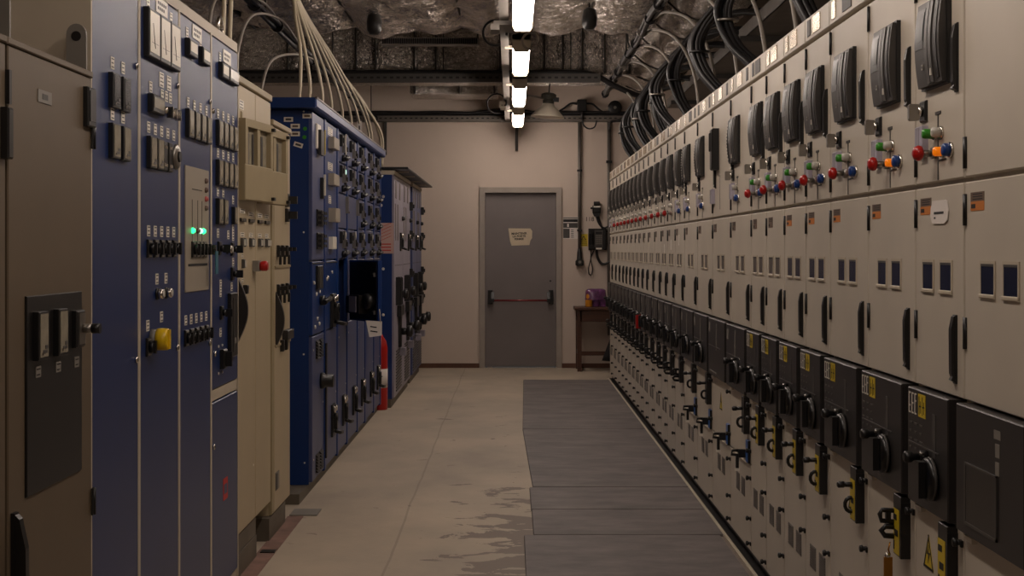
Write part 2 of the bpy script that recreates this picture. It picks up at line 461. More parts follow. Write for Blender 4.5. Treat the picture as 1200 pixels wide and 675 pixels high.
def f_picto():
    m = MB('white_plate')
    for k in range(3):
        x = k * .026
        m.box(x, x+.004, -.0012, 0, -.028, .028); m.box(x, x+.016, -.0012, 0, .024, .028); m.box(x, x+.016, -.0012, 0, -.028, -.024)
        m.box(x+.006, x+.014, -.0012, 0, -.002 + (k-1)*.008, .002 + (k-1)*.008)
    return m
def f_yellow():
    m = MB('yellow').box(0, .06, -.0012, 0, -.03, .03); m.use('ink')
    for x in (.008, .036):
        m.box(x, x+.003, -.002, -.001, -.024, .024); m.box(x, x+.018, -.002, -.001, -.004, 0); m.box(x+.012, x+.0145, -.002, -.001, -.02, .012)
    return m
def f_legend():
    m = MB('charcoal_light')
    for r in range(4):
        for c in range(3): m.box(c*.045, c*.045+.026-(r % 2)*.008, -.001, 0, -r*.022, -r*.022+.005)
    return m
def f_bracket(full):
    def g():
        m = MB('black'); m.slab(-.037, .037, -.026, 0, -.085, .085, .002); m.box(.026, .04, -.027, 0, -.085, .07)
        if full: m.use('yellow').box(-.034, .022, -.0272, -.02, -.08, .045); m.use('ink'); m.box(-.03, .0, -.028, -.027, .014, .03); m.box(-.02, .012, -.028, -.027, -.03, -.012); m.box(-.03, -.02, -.028, -.027, -.07, -.045)
        return m
    return g
def f_hook():       # lever arm and a C-shaped shackle
    m = MB('black').cyl((0, -.012, .028), 'y', .008, -.045, 10); m.lathe([(.008, 0), (.0105, -.004), (.0105, -.02), (.006, -.024)], (0, -.05, .028), 'y', 12)
    pts = [(0, -.032 - .017*math.sin(a), -.035 + .022*math.cos(a)) for a in [(-.25 + 1.5*k/9) * PI for k in range(10)]]
    m.tube(pts, .0065, 8); return m
def f_padlocks():
    m = MB('black'); m.tube([(0, -.016, .035), (0, -.06, .038), (0, -.066, .026), (0, -.062, .008), (0, -.016, .004)], .007, 8)
    m.tube([(0, -.02, -.01), (0, -.05, -.008), (0, -.062, -.02), (0, -.052, -.034), (0, -.024, -.036)], .008, 8)
    m.box(-.006, .006, -.05, -.036, .006, .034); return m
def f_keys():
    m = MB('brass'); m.tube([(0, -.04, .02), (.004, -.046, 0), (0, -.04, -.015)], .0025, 6)
    m.box(-.008, .008, -.05, -.046, -.07, -.012); m.box(.006, .012, -.06, -.036, -.085, -.02)
    m.use('chrome').lathe([(.007, 0), (.009, .004), (.004, .012)], (.01, -.05, -.02), 'z', 10); m.use('yellow').box(-.004, .014, -.052, -.036, -.118, -.085); return m
def f_triangle():
    m = MB('yellow').prism([(-.042, -.045), (.042, -.045), (0, .045)], 'xz', -.0012, 0)
    m.use('ink')
    for a, b in (((-.042, -.045), (.042, -.045)), ((.042, -.045), (0, .045)), ((0, .045), (-.042, -.045))):
        dx, dz = b[0]-a[0], b[1]-a[1]; l = math.hypot(dx, dz); nx, nz = -dz/l*.0055, dx/l*.0055
        m.prism([a, b, (b[0]+nx, b[1]+nz), (a[0]+nx, a[1]+nz)], 'xz', -.002, -.0011)
    m.prism([(.002, .018), (-.014, -.008), (0, -.008), (-.004, -.032), (.014, -.002), (0, -.002)], 'xz', -.002, -.0011)
    return m
def f_lockplate():
    m = MB('lock_blue').slab(-.03, .03, -.012, 0, -.052, .052, .003); m.use('black').box(.0301, .036, -.012, 0, -.052, .052); return m
def f_lock():
    m = MB('black'); m.box(-.012, .012, -.034, 0, -.012, .026); m.tube([(0, -.03, .02), (0, -.062, .02), (0, -.066, .002), (0, -.03, -.002)], .007, 8)
    m.box(-.007, .007, -.046, -.032, -.065, 0); m.use('white_plate').box(-.008, .008, -.05, -.03, -.076, -.062); return m
def f_slotplate(w): return lambda: MB('mirror_plate').box(-w/2, w/2, -.003, 0, -.03, .03)
def f_slothole(w): return lambda: MB('dark_grey').box(-w/2, w/2, -.0025, 0, -.03, .03)

# ------------------------------------------------------------------ the switchgear row on the right
XR = 1.096
WID = [.50, .40, .49, .50, .39, .40, .39, .37, .585, .62, .60, .605, .50, .445, .41, .46, .475, .405, .40, .38, .415, .40, .395, .45, .48, .53, .465]
ORD = ['', 'second', 'third', 'fourth', 'fifth', 'sixth', 'seventh', 'eighth', 'ninth', 'tenth', 'eleventh', 'twelfth', 'thirteenth', 'fourteenth',
       'fifteenth', 'sixteenth', 'seventeenth', 'eighteenth', 'nineteenth', 'twentieth', 'twenty-first', 'twenty-second', 'twenty-third',
       'twenty-fourth', 'twenty-fifth', 'twenty-sixth']
CUBL = {0: 'beige switchgear cubicle nearest the camera at the right edge, without yellow labels',
        1: 'beige switchgear cubicle with torn white paper taped beside its orange sticker',
        2: 'beige switchgear cubicle with brass keys hanging from its lower bracket, third from the near end',
        3: 'beige switchgear cubicle fourth from the near end, red and blue buttons, yellow-labelled black panel',
        8: 'wide beige switchgear cubicle nearest of the four with blue lock plates',
        9: 'wide beige switchgear cubicle with a slim black device above a blue lock plate',
        10: 'wide beige switchgear cubicle with blue lock plate, just beyond the one with the slim device',
        11: 'wide beige switchgear cubicle, farthest of the four with blue lock plates',
        17: 'beige switchgear cubicle with a red rotary grip, far along the right row',
        26: 'beige switchgear cubicle at the far end of the right row, beside the wooden desk'}
y0 = 2.809
ZB = []
for i, W in enumerate(WID):
    ZB.append((y0, y0 + W)); y0 += W
ROW_END = y0
def cubicle(i):
    near, far = ZB[i]; W = WID[i]
    lab = CUBL.get(i) or 'beige switchgear cubicle %s from the near end of the right row' % ORD[min(i, 25)]
    t = thing('switchgear_cubicle', lab, 'switchgear cubicle', (XR, far, 0), -PI/2, 'switchgear cubicles in the right row')
    k = '%.3f' % W; wide = W > .55
    fix('body', 'cub_body' + k, lambda: MB('beige').box(.003, W-.003, .022, 1.0, .055, 2.21), t, (0, 0, 0))
    fix('plinth', 'cub_plinth' + k, lambda: MB('black').box(.0, W, .03, .98, .0, .055), t, (0, 0, 0))
    tr = fix('top_trunking', 'cub_top' + k, lambda: MB('beige').slab(.002, W-.002, -.004, .3, 2.216, 2.306, .004), t, (0, 0, 0))
    c = (fix('slot_plate', 'slot_p', f_slotplate(.05), tr, (.07, -.004, 2.262)) if i % 3 != 1 else fix('slot_plate', 'slot_h', f_slothole(.05), tr, (.07, -.004, 2.262)))
    if i % 4 != 3: fix('slot_plate', 'slot_w', f_slotplate(.12), tr, (W*.5, -.004, 2.262))
    else: fix('slot_plate', 'slot_wh', f_slothole(.12), tr, (W*.5, -.004, 2.262))
    if wide: fix('slot_plate', 'slot_h', f_slothole(.05), tr, (W*.85, -.004, 2.262))
    def door(name, z0, z1): return fix(name, 'door%s_%.3f' % (k, z0), lambda: MB('beige').slab(.005, W-.005, 0, .024, z0, z1, .003), t, (0, 0, 0))
    up = door('upper_door', 1.624, 2.204); md = door('middle_door', 1.086, 1.612)
    # hinges on the far edge
    for z in (2.155, 1.683): fix('hinge', 'hinge', f_hinge, up, (.012, 0, z))
    for z in (1.545, 1.247): fix('hinge', 'hinge', f_hinge, md, (.012, 0, z))
    fix('handle', 'lever', f_lever, md, (W-.062, 0, 1.203))
    cx = W/2
    if i == 9:
        d = fix('device', 'slim', lambda: MB('black').slab(-.05, .03, -.04, 0, 0, .22, .008), up, (.2, 0, 1.87))
        fix('cover_strip', 'slim2', lambda: MB('charcoal').slab(-.016, .016, -.046, -.03, .1, .2), d, (-.03, 0, 0))
        fix('handle', 'lever', f_lever, up, (.12, 0, 1.86))
        fix('slot', 'sloth', lambda: MB('ink').box(-.002, .002, -.001, 0, -.09, .09), up, (W*.42, 0, 1.75))
        fix('label_plate', 'lav', f_lav, up, (.05, 0, 1.735))
    elif i == 0:
        fix('handle', 'lever', f_lever, up, (W-.05, 0, 1.92))
    else:
        relay(up, cx + (.0 if not wide else -.12), 1.872, i in (8, 10, 11))
        fix('handle', 'lever', f_lever, up, ((W-.052 if not wide else .08), 0, 1.922))
        x = cx if not wide else .2
        kp = fix('key_switch', 'keyp', f_keyplate, up, (x-.115 if x > .15 else .05, 0, 1.815)); fix('key', 'key', f_key, kp, (0, 0, 0))
        fix('mimic_strip', 'mimic', f_mimic, up, (x, 0, 1.718))
        if i < 8:
            fix('green_button', 'gbtn', f_button('green_button', .013, .03), up, (x-.022, 0, 1.748), label='green push button')
            fix('clear_button', 'cbtn', f_button('clear_button', .013, .022), up, (x+.03, 0, 1.748), label='clear push button')
            fix('label_plate', 'lav', f_lav, up, (x-.115, 0, 1.735))
            fix('stop_button', 'mush', f_mushroom, up, (x-.022, 0, 1.698), label='red mushroom stop button')
            fix('blue_button', 'bbtn', f_button('blue_button', .0165, .018), up, (x+.105, 0, 1.698), label='blue push button')
            if i < 3: fix('amber_lamp', 'alamp', f_button('amber_lamp', .012, .02), up, (x+.04, 0, 1.698), label='lit amber indicator lamp')
            else: fix('indicator_lamp', 'olamp', f_button('off_lamp', .013, .014), up, (x+.052, 0, 1.698))
        elif i in (8, 10, 11, 12):
            fix('clear_button', 'cbtn', f_button('clear_button', .013, .022), up, (x+.0, 0, 1.75)); fix('label_plate', 'lav', f_lav, up, (x-.11, 0, 1.735))
            fix('blue_button', 'bbtn', f_button('blue_button', .0165, .018), up, (x+.04, 0, 1.698), label='blue push button'); fix('indicator_lamp', 'olamp', f_button('off_lamp', .013, .014), up, (x-.02, 0, 1.698))
        else:
            fix('clear_button', 'cbtn', f_button('clear_button', .013, .022), up, (x+.03, 0, 1.748))
            if i < 25: fix('stop_button', 'mush', f_mushroom, up, (x-.02, 0, 1.698), label='red mushroom stop button')
            else: fix('label_plate', 'lav', f_lav, up, (x-.08, 0, 1.735))
            fix('indicator_lamp', 'olamp', f_button('off_lamp', .013, .014), up, (x+.06, 0, 1.698))
    # middle door: sticker and two inspection windows
    near_c = i < 6
    fix('sticker', 'stk%d' % near_c, f_sticker('brown_sticker', 'orange_sticker') if near_c else f_sticker('brown_sticker', 'brown_sticker'), md, (.095, 0, 1.563))
    if i in (0, 1, 2, 3, 4, 5): pm = 'ir_blue'
    else: pm = 'ir_grey'
    for s in (-1, 1):
        w = fix('inspection_window', 'irw', f_window(0), md, (cx + s*.0735 - .01, 0, 1.381)); fix('pane', 'irp' + pm, f_pane(pm), w, (0, 0, 0))
    if i == 1:
        p = MB('paper'); S = lambda L_: [(a*1.18, b*.58) for a, b in L_]; p.prism(S([(-.05, -.052), (.03, -.054), (.052, -.04), (.058, .0), (.05, .044), (.034, .05), (-.05, .05), (-.062, .02), (-.064, -.02)]), 'xz', -.0035, -.001)
        p.use('ink').box(-.044, .034, -.0042, -.0034, -.006, .0); p.box(-.044, -.032, -.0042, -.0034, -.018, -.013)
        tag(obj('paper_note', p, md, (.219, 0, 1.546)), 'torn white paper taped on')
    if i in (12, 13, 14):
        fix('sticker', 'wst', lambda: MB('white_plate').box(-.03, .03, -.001, 0, -.035, .035), md, (.2, 0, 1.51 - (i-12)*.03), label='white paper sticker')
    # black mechanism panel
    x1 = W-.045
    mp = fix('mechanism_panel', 'mech' + k, lambda: MB('charcoal').slab(.018, x1, -.026, .024, .776, 1.08, .003), t, (0, 0, 0), label='black operating panel')
    fix('hinge', 'hinge', f_hinge, mp, (.008, .012, .948))
    f = -.026
    if i == 0:
        fix('recess', 'rec0', lambda: MB('black_gloss').box(-.1, .1, -.003, 0, -.075, .06), mp, (.195, f, .885))
        fix('frame', 'rec1', lambda: MB('charcoal_light').box(-.104, .104, -.004, 0, -.082, -.075).box(-.104, .104, -.004, 0, .06, .064).box(-.107, -.1, -.004, 0, -.082, .064).box(.1, .104, -.004, 0, -.082, .064), mp, (.195, f, .885))
        fix('legend', 'leg0', lambda: MB('grey').box(-.02, .02, -.001, 0, -.01, .01).box(-.012, .014, -.001, 0, -.05, -.02).box(-.012, .012, -.001, 0, -.09, -.06), mp, (.3, f, 1.04))
    else:
        if i < 8:
            fix('pictogram', 'picto', f_picto, mp, (.03, f, 1.04), label='white position symbols'); fix('yellow_label', 'yel', f_yellow, mp, (.116, f, 1.04), label='yellow label')
            fix('legend', 'leg1', f_legend, mp, (.035, f, .985))
            fix('legend', 'leg2', lambda: MB('dark_grey').box(-.012, .012, -.001, 0, -.06, .05), mp, (W*.62, f, .98))
        else:
            fix('pictogram', 'picto2', lambda: MB('grey').box(-.03, .03, -.001, 0, -.025, .025), mp, (.06, f, 1.03))
            fix('trim_strip', 'tstr', lambda: MB('grey').box(-.006, .006, -.003, 0, -.07, .07), mp, (W*.5, f, .99))
        fix('seam', 'seam%s' % k, lambda: MB('charcoal_light').box(.03, W*.72, -.002, 0, -.002, .002), mp, (0, f, .935))
        if i != 9:
            r = fix('rotary_handle', 'disc', f_disc, mp, (W*.6, f, .865))
            fix('grip', 'grip', f_grip, r, (-.05, 0, .05)).scale = (.8, .85, .8)
            if i == 17: fix('red_grip', 'rgrip', lambda: MB('red_button').box(-.02, .02, -.06, -.02, -.06, .05), r, (-.03, 0, 0), label='red grip')
        else:
            fix('sill', 'sill9', lambda: MB('grey').box(-.12, .12, -.003, 0, -.003, .003), mp, (.2, f, .80))
    # lower door(s)
    if 8 <= i <= 11:
        ld = door('lower_door', .464, .766); dr = door('drawer_front', .062, .458)
        lp = fix('lock_plate', 'lkp', f_lockplate, ld, (W-.06, 0, .516), label='blue lock plate'); fix('lock', 'lock', f_lock, dr, (W-.16, 0, .485))
        fix('sill', 'sill%s' % k, lambda: MB('beige_trim').box(.06, W-.1, -.008, 0, -.003, .003), dr, (0, 0, .455))
        vz = dr
    else:
        ld = door('lower_door', .062, .766); vz = ld
    fix('latch', 'ltch', lambda: MB('white_plate').box(-.03, .03, -.012, 0, -.006, .006), ld, (.06, 0, .76))
    if i != 0 or True:
        for s in (-1, 1): fix('vent', 'vent', f_vent, vz, (cx + s*.074, 0, .328))
    for z in (.735, .525, .40, .215, .1):
        fix('bolt', 'bolt', f_bolt, ld if z > .46 else vz, (W-.02, 0, z))
    if i not in (0, 9):
        full = i < 8
        br = fix('lock_bracket', 'brk%d' % full, f_bracket(full), ld, (W-.085, 0, .682))
        if i == 2: fix('shackle', 'padl', f_padlocks, br, (-.03, 0, 0)); fix('keys', 'keys', f_keys, br, (-.02, 0, -.07), label='brass keys')
        elif i == 1: pass
        elif i < 12: fix('shackle', 'hook', f_hook, br, (-.01, 0, 0))
        else: fix('shackle', 'padl', f_padlocks, br, (-.03, 0, -.04))
    if i in (1, 3, 4, 5, 6, 7, 9): fix('warning_sign', 'tri', f_triangle, ld, ((.12 if i != 9 else .3) if i == 1 or i == 9 else W-.2, 0, .655), label='yellow warning triangle')
for i in range(len(WID)): cubicle(i)
# ------------------------------------------------------------------ fittings of the left side
def f_plate(w, h, dark=True, m_='white_plate'):
    def g():
        m = MB(m_).box(-w/2, w/2, -.002, 0, -h/2, h/2); m.use('ink')
        n = max(2, int(h / .011))
        for k in range(n):
            z = h/2 - (k+.5) * h/n
            m.box(-w*.36, w*(.36 - .12*(k % 2)), -.0026, -.0018, z-.0016, z+.0016)
        return m
    return g
def f_nameplate(): 
    m = MB('white_plate').box(-.075, .075, -.003, 0, -.026, .026); m.use('dark_grey')
    for r, z in ((0, .008), (1, -.01)):
        for k in range(5 - r): m.box(-.055 + k*.024, -.041 + k*.024, -.0036, -.0028, z-.005, z+.005)
    return m
def f_meter(w, h, face='meter_face', d=.02):
    def g():
        m = MB('black'); b = .011
        m.slab(-w/2, w/2, -d, 0, -h/2, h/2, .004)
        m.use(face).box(-w/2+b, w/2-b, -d-.0012, -d+.002, -h/2+b*1.4, h/2-b)
        m.use('black')
        if w > .12 and h > .12:
            m.box(-w*.3, w*.3, -d-.002, -d-.001, -h*.2, -h*.195); m.prism([(-.002, -h*.3), (.002, -h*.3), (-w*.2, h*.2)], 'xz', -d-.0025, -d-.0015)
        return m
    return g
def f_relaymod(w=.08, h=.104, face='relay_face'):
    def g():
        m = MB('black').slab(-w/2, w/2, -.015, 0, -h/2, h/2, .002)
        m.use(face).box(-w*.36, w*.42, -.0165, -.013, -h*.44, h*.45)
        m.use('dark_grey').box(-w*.12, w*.3, -.0175, -.016, -h*.36, -h*.3); m.box(w*.1, w*.34, -.0175, -.016, -h*.28, -h*.2)
        m.use('chrome').box(-w*.24, -w*.1, -.0175, -.016, -h*.4, -h*.34)
        return m
    return g
def f_rotary():
    m = MB('black').slab(-.024, .024, -.008, 0, -.03, .03, .003); m.use('grey'); m.box(-.02, .02, -.009, -.0075, .021, .026); m.box(-.02, .02, -.009, -.0075, -.027, -.022)
    m.use('black_gloss').lathe([(.019, 0), (.019, -.012), (.015, -.016)], (0, -.008, 0), 'y', 18)
    m.use('black').box(-.006, .006, -.03, -.02, -.021, .021); return m
def f_smallrot():
    m = MB('black').slab(-.02, .02, -.01, 0, -.028, .028, .003); m.cyl((0, -.01, 0), 'y', .013, -.014, 14); m.box(-.0055, .0055, -.05, -.02, -.016, .016); return m
def f_chromeknob():
    m = MB('chrome').lathe([(.013, 0), (.013, -.012), (.008, -.016)], (0, 0, 0), 'y', 14); m.box(-.004, .004, -.034, -.012, -.026, .012); return m
def f_disc_key():
    m = MB('black').slab(-.026, .026, -.01, 0, -.05, .05, .003); m.use('chrome').box(-.02, .02, -.0115, -.009, .026, .036); m.box(-.02, .02, -.0115, -.009, -.036, -.026); return m
def f_bigdisc():
    m = MB('steel').lathe([(.03, 0), (.044, -.006), (.046, -.012), (.04, -.018), (.02, -.02)], (0, 0, 0), 'y', 24)
    m.use('black').lathe([(.02, -.02), (.018, -.026)], (0, 0, 0), 'y', 16); return m
def f_lockbtn():
    m = MB('chrome').lathe([(.011, 0), (.011, -.006), (.006, -.008)], (0, 0, 0), 'y', 14); m.use('black').box(-.0015, .0015, -.009, -.0075, -.005, .005); return m
def f_clearbtn():
    m = MB('black').cyl((0, 0, 0), 'y', .02, -.006, 18); m.use('chrome').lathe([(.017, 0), (.017, -.016), (.013, -.02)], (0, -.004, 0), 'y', 18)
    m.use('clear_button').cyl((0, -.02, 0), 'y', .012, -.006, 16); return m
def f_yellowknob():
    m = MB('grey').cyl((0, 0, 0), 'y', .034, -.02, 24); m.use('yellow_plastic').lathe([(.036, 0), (.037, -.015), (.036, -.034), (.031, -.037)], (0, -.02, 0), 'y', 28)
    m.box(-.009, .009, -.062, -.056, -.032, .032); return m
def f_screw(): return MB('white_plate').lathe([(.006, 0), (.005, -.003)], (0, 0, 0), 'y', 8)
def f_led(c): return lambda: MB(c).lathe([(.011, 0), (.011, -.005), (.006, -.012)], (0, 0, 0), 'y', 12)
def f_dhandle(h=.28, d=.05):
    def g():
        n = 16; pts = [(-d * math.sin(PI*k/n), -h/2 + h*k/n) for k in range(n+1)]
        m = MB('charcoal').prism(pts + [(0, h/2), (0, -h/2)][:0], 'yz', -.012, .012); return m
    return g
def f_louvre(w=.16, h=.1):
    def g():
        m = MB('black').box(-w/2, w/2, -.003, 0, -h/2, h/2)
        n = 6
        for k in range(n):
            z = -h/2 + (k+.5)*h/n; m.prism([(-.002, z-.006), (-.016, z-.008), (-.004, z+.006)], 'yz', -w/2+.008, w/2-.008)
        return m
    return g

XL = -1.2
def lcab(name, label, cat, z0, x=XL, group=None): return thing(name, label, cat, (x, z0, 0), PI/2, group)

# ---- grey cabinets nearest the camera on the left
def grey_cab(z0, W, label, full):
    t = lcab('metering_cabinet', label, 'electrical cabinet', z0, -1.185, 'taupe cabinets at the left edge')
    obj('body', MB('taupe_dark').box(.002, W-.002, .02, .7, .05, 1.93), t); obj('plinth', MB('plinth_grey').box(0, W, .04, .68, 0, .05), t)
    d = obj('door', MB('taupe').slab(.012, W-.004, 0, .02, .055, 1.93, .003), t); obj('top_cover', MB('taupe').slab(0, W, -.004, .7, 1.932, 1.95, .003), t)
    fix('handle', 'bighandle', lambda: MB('black').box(-.014, .014, -.01, 0, -.11, .115).prism([(-.008, -.11), (-.028, -.112), (-.024, -.098), (-.036, -.09), (-.035, .03), (-.02, .1), (-.008, .112)], 'yz', -.012, .012), d, (.04, 0, .71))
    if not full:
        fix('door_handle', 'blkbar', lambda: MB('black').slab(-.016, .016, -.02, 0, -.06, .06), d, (W-.02, 0, 1.72))
        return t
    fix('name_plate', 'np_g', lambda: MB('grey').box(-.05, .05, -.002, 0, -.016, .016).use('dark_grey').box(-.02, .02, -.0028, -.0018, -.007, .007), d, (.26, 0, 1.835))
    fix('lock_box', 'lockb', lambda: MB('black').slab(-.035, .035, -.016, 0, -.055, .055).use('charcoal').box(-.024, .026, -.018, -.015, -.04, .045), d, (W-.045, 0, 1.845))
    for z in (1.77, .74): fix('hinge', 'hinge', f_hinge, d, (W-.004, -.003, z))
    for z in (1.83, ): fix('latch', 'blkl', lambda: MB('black').box(-.008, .008, -.01, 0, -.04, .04), d, (.0, 0, z))
    pn = obj('relay_panel', MB('black').slab(.12, .545, -.006, 0, .845, 1.335, .002), d, label='black relay panel')
    for x in (.195, .345): fix('relay_module', 'relmodg', f_relaymod(.072, .12, 'relay_face'), pn, (x, -.006, 1.235)); fix('name_tag', 'tagx', f_plate(.036, .028, m_='grey'), pn, (x, -.006, 1.145))
    k = fix('selector', 'selg', lambda: MB('black').slab(-.036, .036, -.014, 0, -.05, .05).use('steel').box(-.022, .03, -.016, -.013, -.042, .042).cyl((.01, -.016, .0), 'y', .012, -.024, 12).use('black').cyl((.01, -.04, 0), 'y', .014, -.022, 12), pn, (.495, -.006, 1.235))
    fix('name_tag', 'tagx', f_plate(.036, .028, m_='grey'), pn, (.495, -.006, 1.145))
    lg = obj('lifting_lug', MB('grey').prism([(-.028, 0), (.028, 0), (.028, .1)] + [(.028*math.cos(PI*k/10), .1 + .03*math.sin(PI*k/10)) for k in range(11)] + [(-.028, .1)], 'yz', -.01, 0)
             .use('black').cyl((-.011, 0, .095), 'x', .014, .012, 16), t, (W-.03, .032, 1.95)); obj('lifting_lug', MB('grey').prism([(-.028, 0), (.028, 0), (.028, .1)] + [(.028*math.cos(PI*k/10), .1 + .03*math.sin(PI*k/10)) for k in range(11)] + [(-.028, .1)], 'yz', -.01, 0), t, (.04, .032, 1.95))
    return t
grey_cab(3.20, .652, 'dark taupe cabinet with a black relay panel beside the navy control panels', True)
grey_cab(2.55, .648, 'dark taupe cabinet cut by the left edge of the photo', False)

# ---- navy control panels
NZ = [3.86, 4.364, 4.889, 5.408, 5.944]
def navy(k, label):
    W = NZ[k+1] - NZ[k]
    t = lcab('control_panel', label, 'control panel', NZ[k], XL, 'navy control panels on the left')
    fr = obj('frame', MB('beige_trim').box(0, W, .012, .7, .03, 2.345).box(0, W, -.004, .012, 2.306, 2.345).box(0, .012, -.0095, .012, .03, 2.306).box(W-.012, W, -.0095, .012, .03, 2.306).box(.012, W-.012, -.002, .012, .03, .06), t)
    if k == 3:
        obj('cross_rail', MB('beige_trim').box(.012, W-.01, -.003, .012, .842, .886), fr)
        d = obj('door', MB('navy').slab(.016, W-.016, -.008, .012, .89, 2.298, .003), t)
        d2 = obj('lower_door', MB('navy').slab(.016, W-.016, -.008, .012, .066, .836, .003), t)
        fix('warning_sticker', 'reds', lambda: MB('red_sticker').box(-.045, .045, -.001, 0, -.045, .045).use('navy').box(-.03, .03, -.0016, -.0008, -.02, .02), d2, (.27, -.008, .455), label='faded red sticker'); fix('lock', 'lockb2', f_lockbtn, d2, (.04, -.008, .66))
    else:
        d = obj('door', MB('navy').slab(.016, W-.014, -.008, .012, .066, 2.298, .003), t)
    return t, d, W
def put(name, key, fn, d, zc, h, k, **kw):  # zc = distance from the camera
    return fix(name, key, fn, d, (zc - NZ[k], -.008, h), **kw)
tagk = ('tag_s', f_plate(.034, .036)); relk = ('relmod', f_relaymod())
# panel A
t, d, W = navy(0, 'navy control panel with only four relays, nearest the camera')
for zc in (4.07, 4.18):
    for h in (1.922, 1.772): put('relay_module', 'relA' if h > 1.8 else 'relmod', f_relaymod(.08, .104, 'relay_face_dark') if h > 1.8 else f_relaymod(), d, zc, h, 0)
    for h in (2.005, 1.853): put('name_tag', *tagk, d, zc, h, 0)
put('lock', 'lockb2', f_lockbtn, d, 4.325, 2.03, 0); put('lock', 'lockb2', f_lockbtn, d, 4.325, 1.10, 0)
put('name_plate', 'npl', f_nameplate, d, 4.02, 2.27, 0)
# panel B
t, d, W = navy(1, 'navy control panel with three large square meters and a yellow knob')
put('name_plate', 'npl', f_nameplate, d, 4.64, 2.272, 1)
for j in range(3):
    put('square_meter', 'm144', f_meter(.138, .16), d, 4.483 + .141*j, 2.156, 1); put('name_tag', *tagk, d, 4.47 + .15*j, 2.258, 1)
for zc in (4.64, 4.74): put('legend_plate', 'legp', f_plate(.056, .05), d, zc, 2.025, 1)
put('lock', 'lockb2', f_lockbtn, d, 4.855, 2.03, 1); put('lock', 'lockb2', f_lockbtn, d, 4.855, 1.10, 1)
put('digital_meter', 'm96', f_meter(.15, .06, 'relay_face'), d, 4.54, 1.93, 1); put('name_tag', *tagk, d, 4.50, 1.985, 1)
for j in range(3): put('toggle_knob', 'ck', f_chromeknob, d, 4.67 + .055*j, 1.925, 1); put('name_tag', *tagk, d, 4.65 + .055*j, 1.976, 1)
for zc in (4.49, 4.58): put('relay_module', *relk, d, zc, 1.768, 1)
put('lamp_strip', 'dk', f_disc_key, d, 4.665, 1.768, 1); put('lamp_strip', 'dk', f_disc_key, d, 4.735, 1.768, 1); put('hand_wheel', 'bd', f_bigdisc, d, 4.805, 1.775, 1, label='round steel hand wheel')
for j in range(5): put('name_tag', *tagk, d, 4.475 + .083*j, 1.85, 1)
for j in range(5): put('rotary_switch', 'rot', f_rotary, d, 4.475 + .083*j, 1.452, 1); put('name_tag', *tagk, d, 4.475 + .083*j, 1.51, 1)
for j in range(2): put('push_button', 'clb', f_clearbtn, d, 4.58 + .115*j, 1.30, 1); put('name_tag', *tagk, d, 4.58 + .12*j, 1.35, 1)
put('rotary_switch', 'rot', f_rotary, d, 4.465, 1.13, 1); put('name_tag', *tagk, d, 4.465, 1.20, 1)
put('key_knob', 'yk', f_yellowknob, d, 4.515, 1.152, 1, label='large yellow cylindrical knob'); put('name_tag', *tagk, d, 4.64, 1.22, 1)
# panel C
t, d, W = navy(2, 'navy control panel with a pale mimic diagram and green lamps')
put('name_plate', 'npl', f_nameplate, d, 5.16, 2.265, 2)
for zc in (5.035, 5.25): put('small_meter', 'm9', f_meter(.125, .062, 'meter_face'), d, zc, 2.19, 2); put('name_tag', *tagk, d, zc - .03, 2.245, 2)
for j in range(4): put('relay_module', *relk, d, 5.02 + .1*j, 1.912, 2); put('name_tag', *tagk, d, 5.02 + .1*j, 1.99, 2)
pn = put('mimic_panel', 'mimp', lambda: MB('mimic_grey').slab(-.19, .19, -.004, 0, -.232, .232, .001), d, 5.16, 1.524, 2, label='pale mimic diagram panel')
mm = MB('ink')
for x in (-.09, 0, .07): mm.box(x-.0015, x+.0015, -.0052, -.004, -.1, .11)
mm.box(-.09, .07, -.0052, -.004, .148, .151); mm.box(-.15, .16, -.0056, -.004, -.137, -.128)
obj('diagram_lines', mm, pn)
for x, c in ((-.09, 'green_lamp'), (-.01, 'off_lamp'), (.035, 'pale_lamp'), (.085, 'green_lamp')): fix('indicator_lamp', 'led' + c, f_led(c), pn, (x, -.004, -.005), label={'green_lamp': 'lit green lamp'}.get(c))
for z, c in ((.19, 'off_lamp'), (.155, 'off_lamp'), (.12, 'red_lamp'), (.085, 'off_lamp')): fix('indicator_lamp', 'led' + c, f_led(c), pn, (.13, -.004, z))
for j in range(4): fix('rotary_switch', 'rot', f_rotary, pn, (-.08 + .06*j, -.004, -.075))
ky = fix('key', 'keyc', f_chromeknob, pn, (.165, -.004, -.07)); fix('key_tag', 'keyt', lambda: MB('teal_tag').box(-.012, .03, -.036, -.033, -.1, -.012), ky, (0, 0, 0), label='teal plastic key tag')
for j in range(5): put('rotary_switch', 'rot', f_rotary, d, 4.985 + .083*j, 1.125, 2); put('name_tag', *tagk, d, 4.985 + .083*j, 1.19, 2)
put('lock', 'lockb2', f_lockbtn, d, 5.375, 1.08, 2); put('lock', 'lockb2', f_lockbtn, d, 5.375, 2.03, 2)
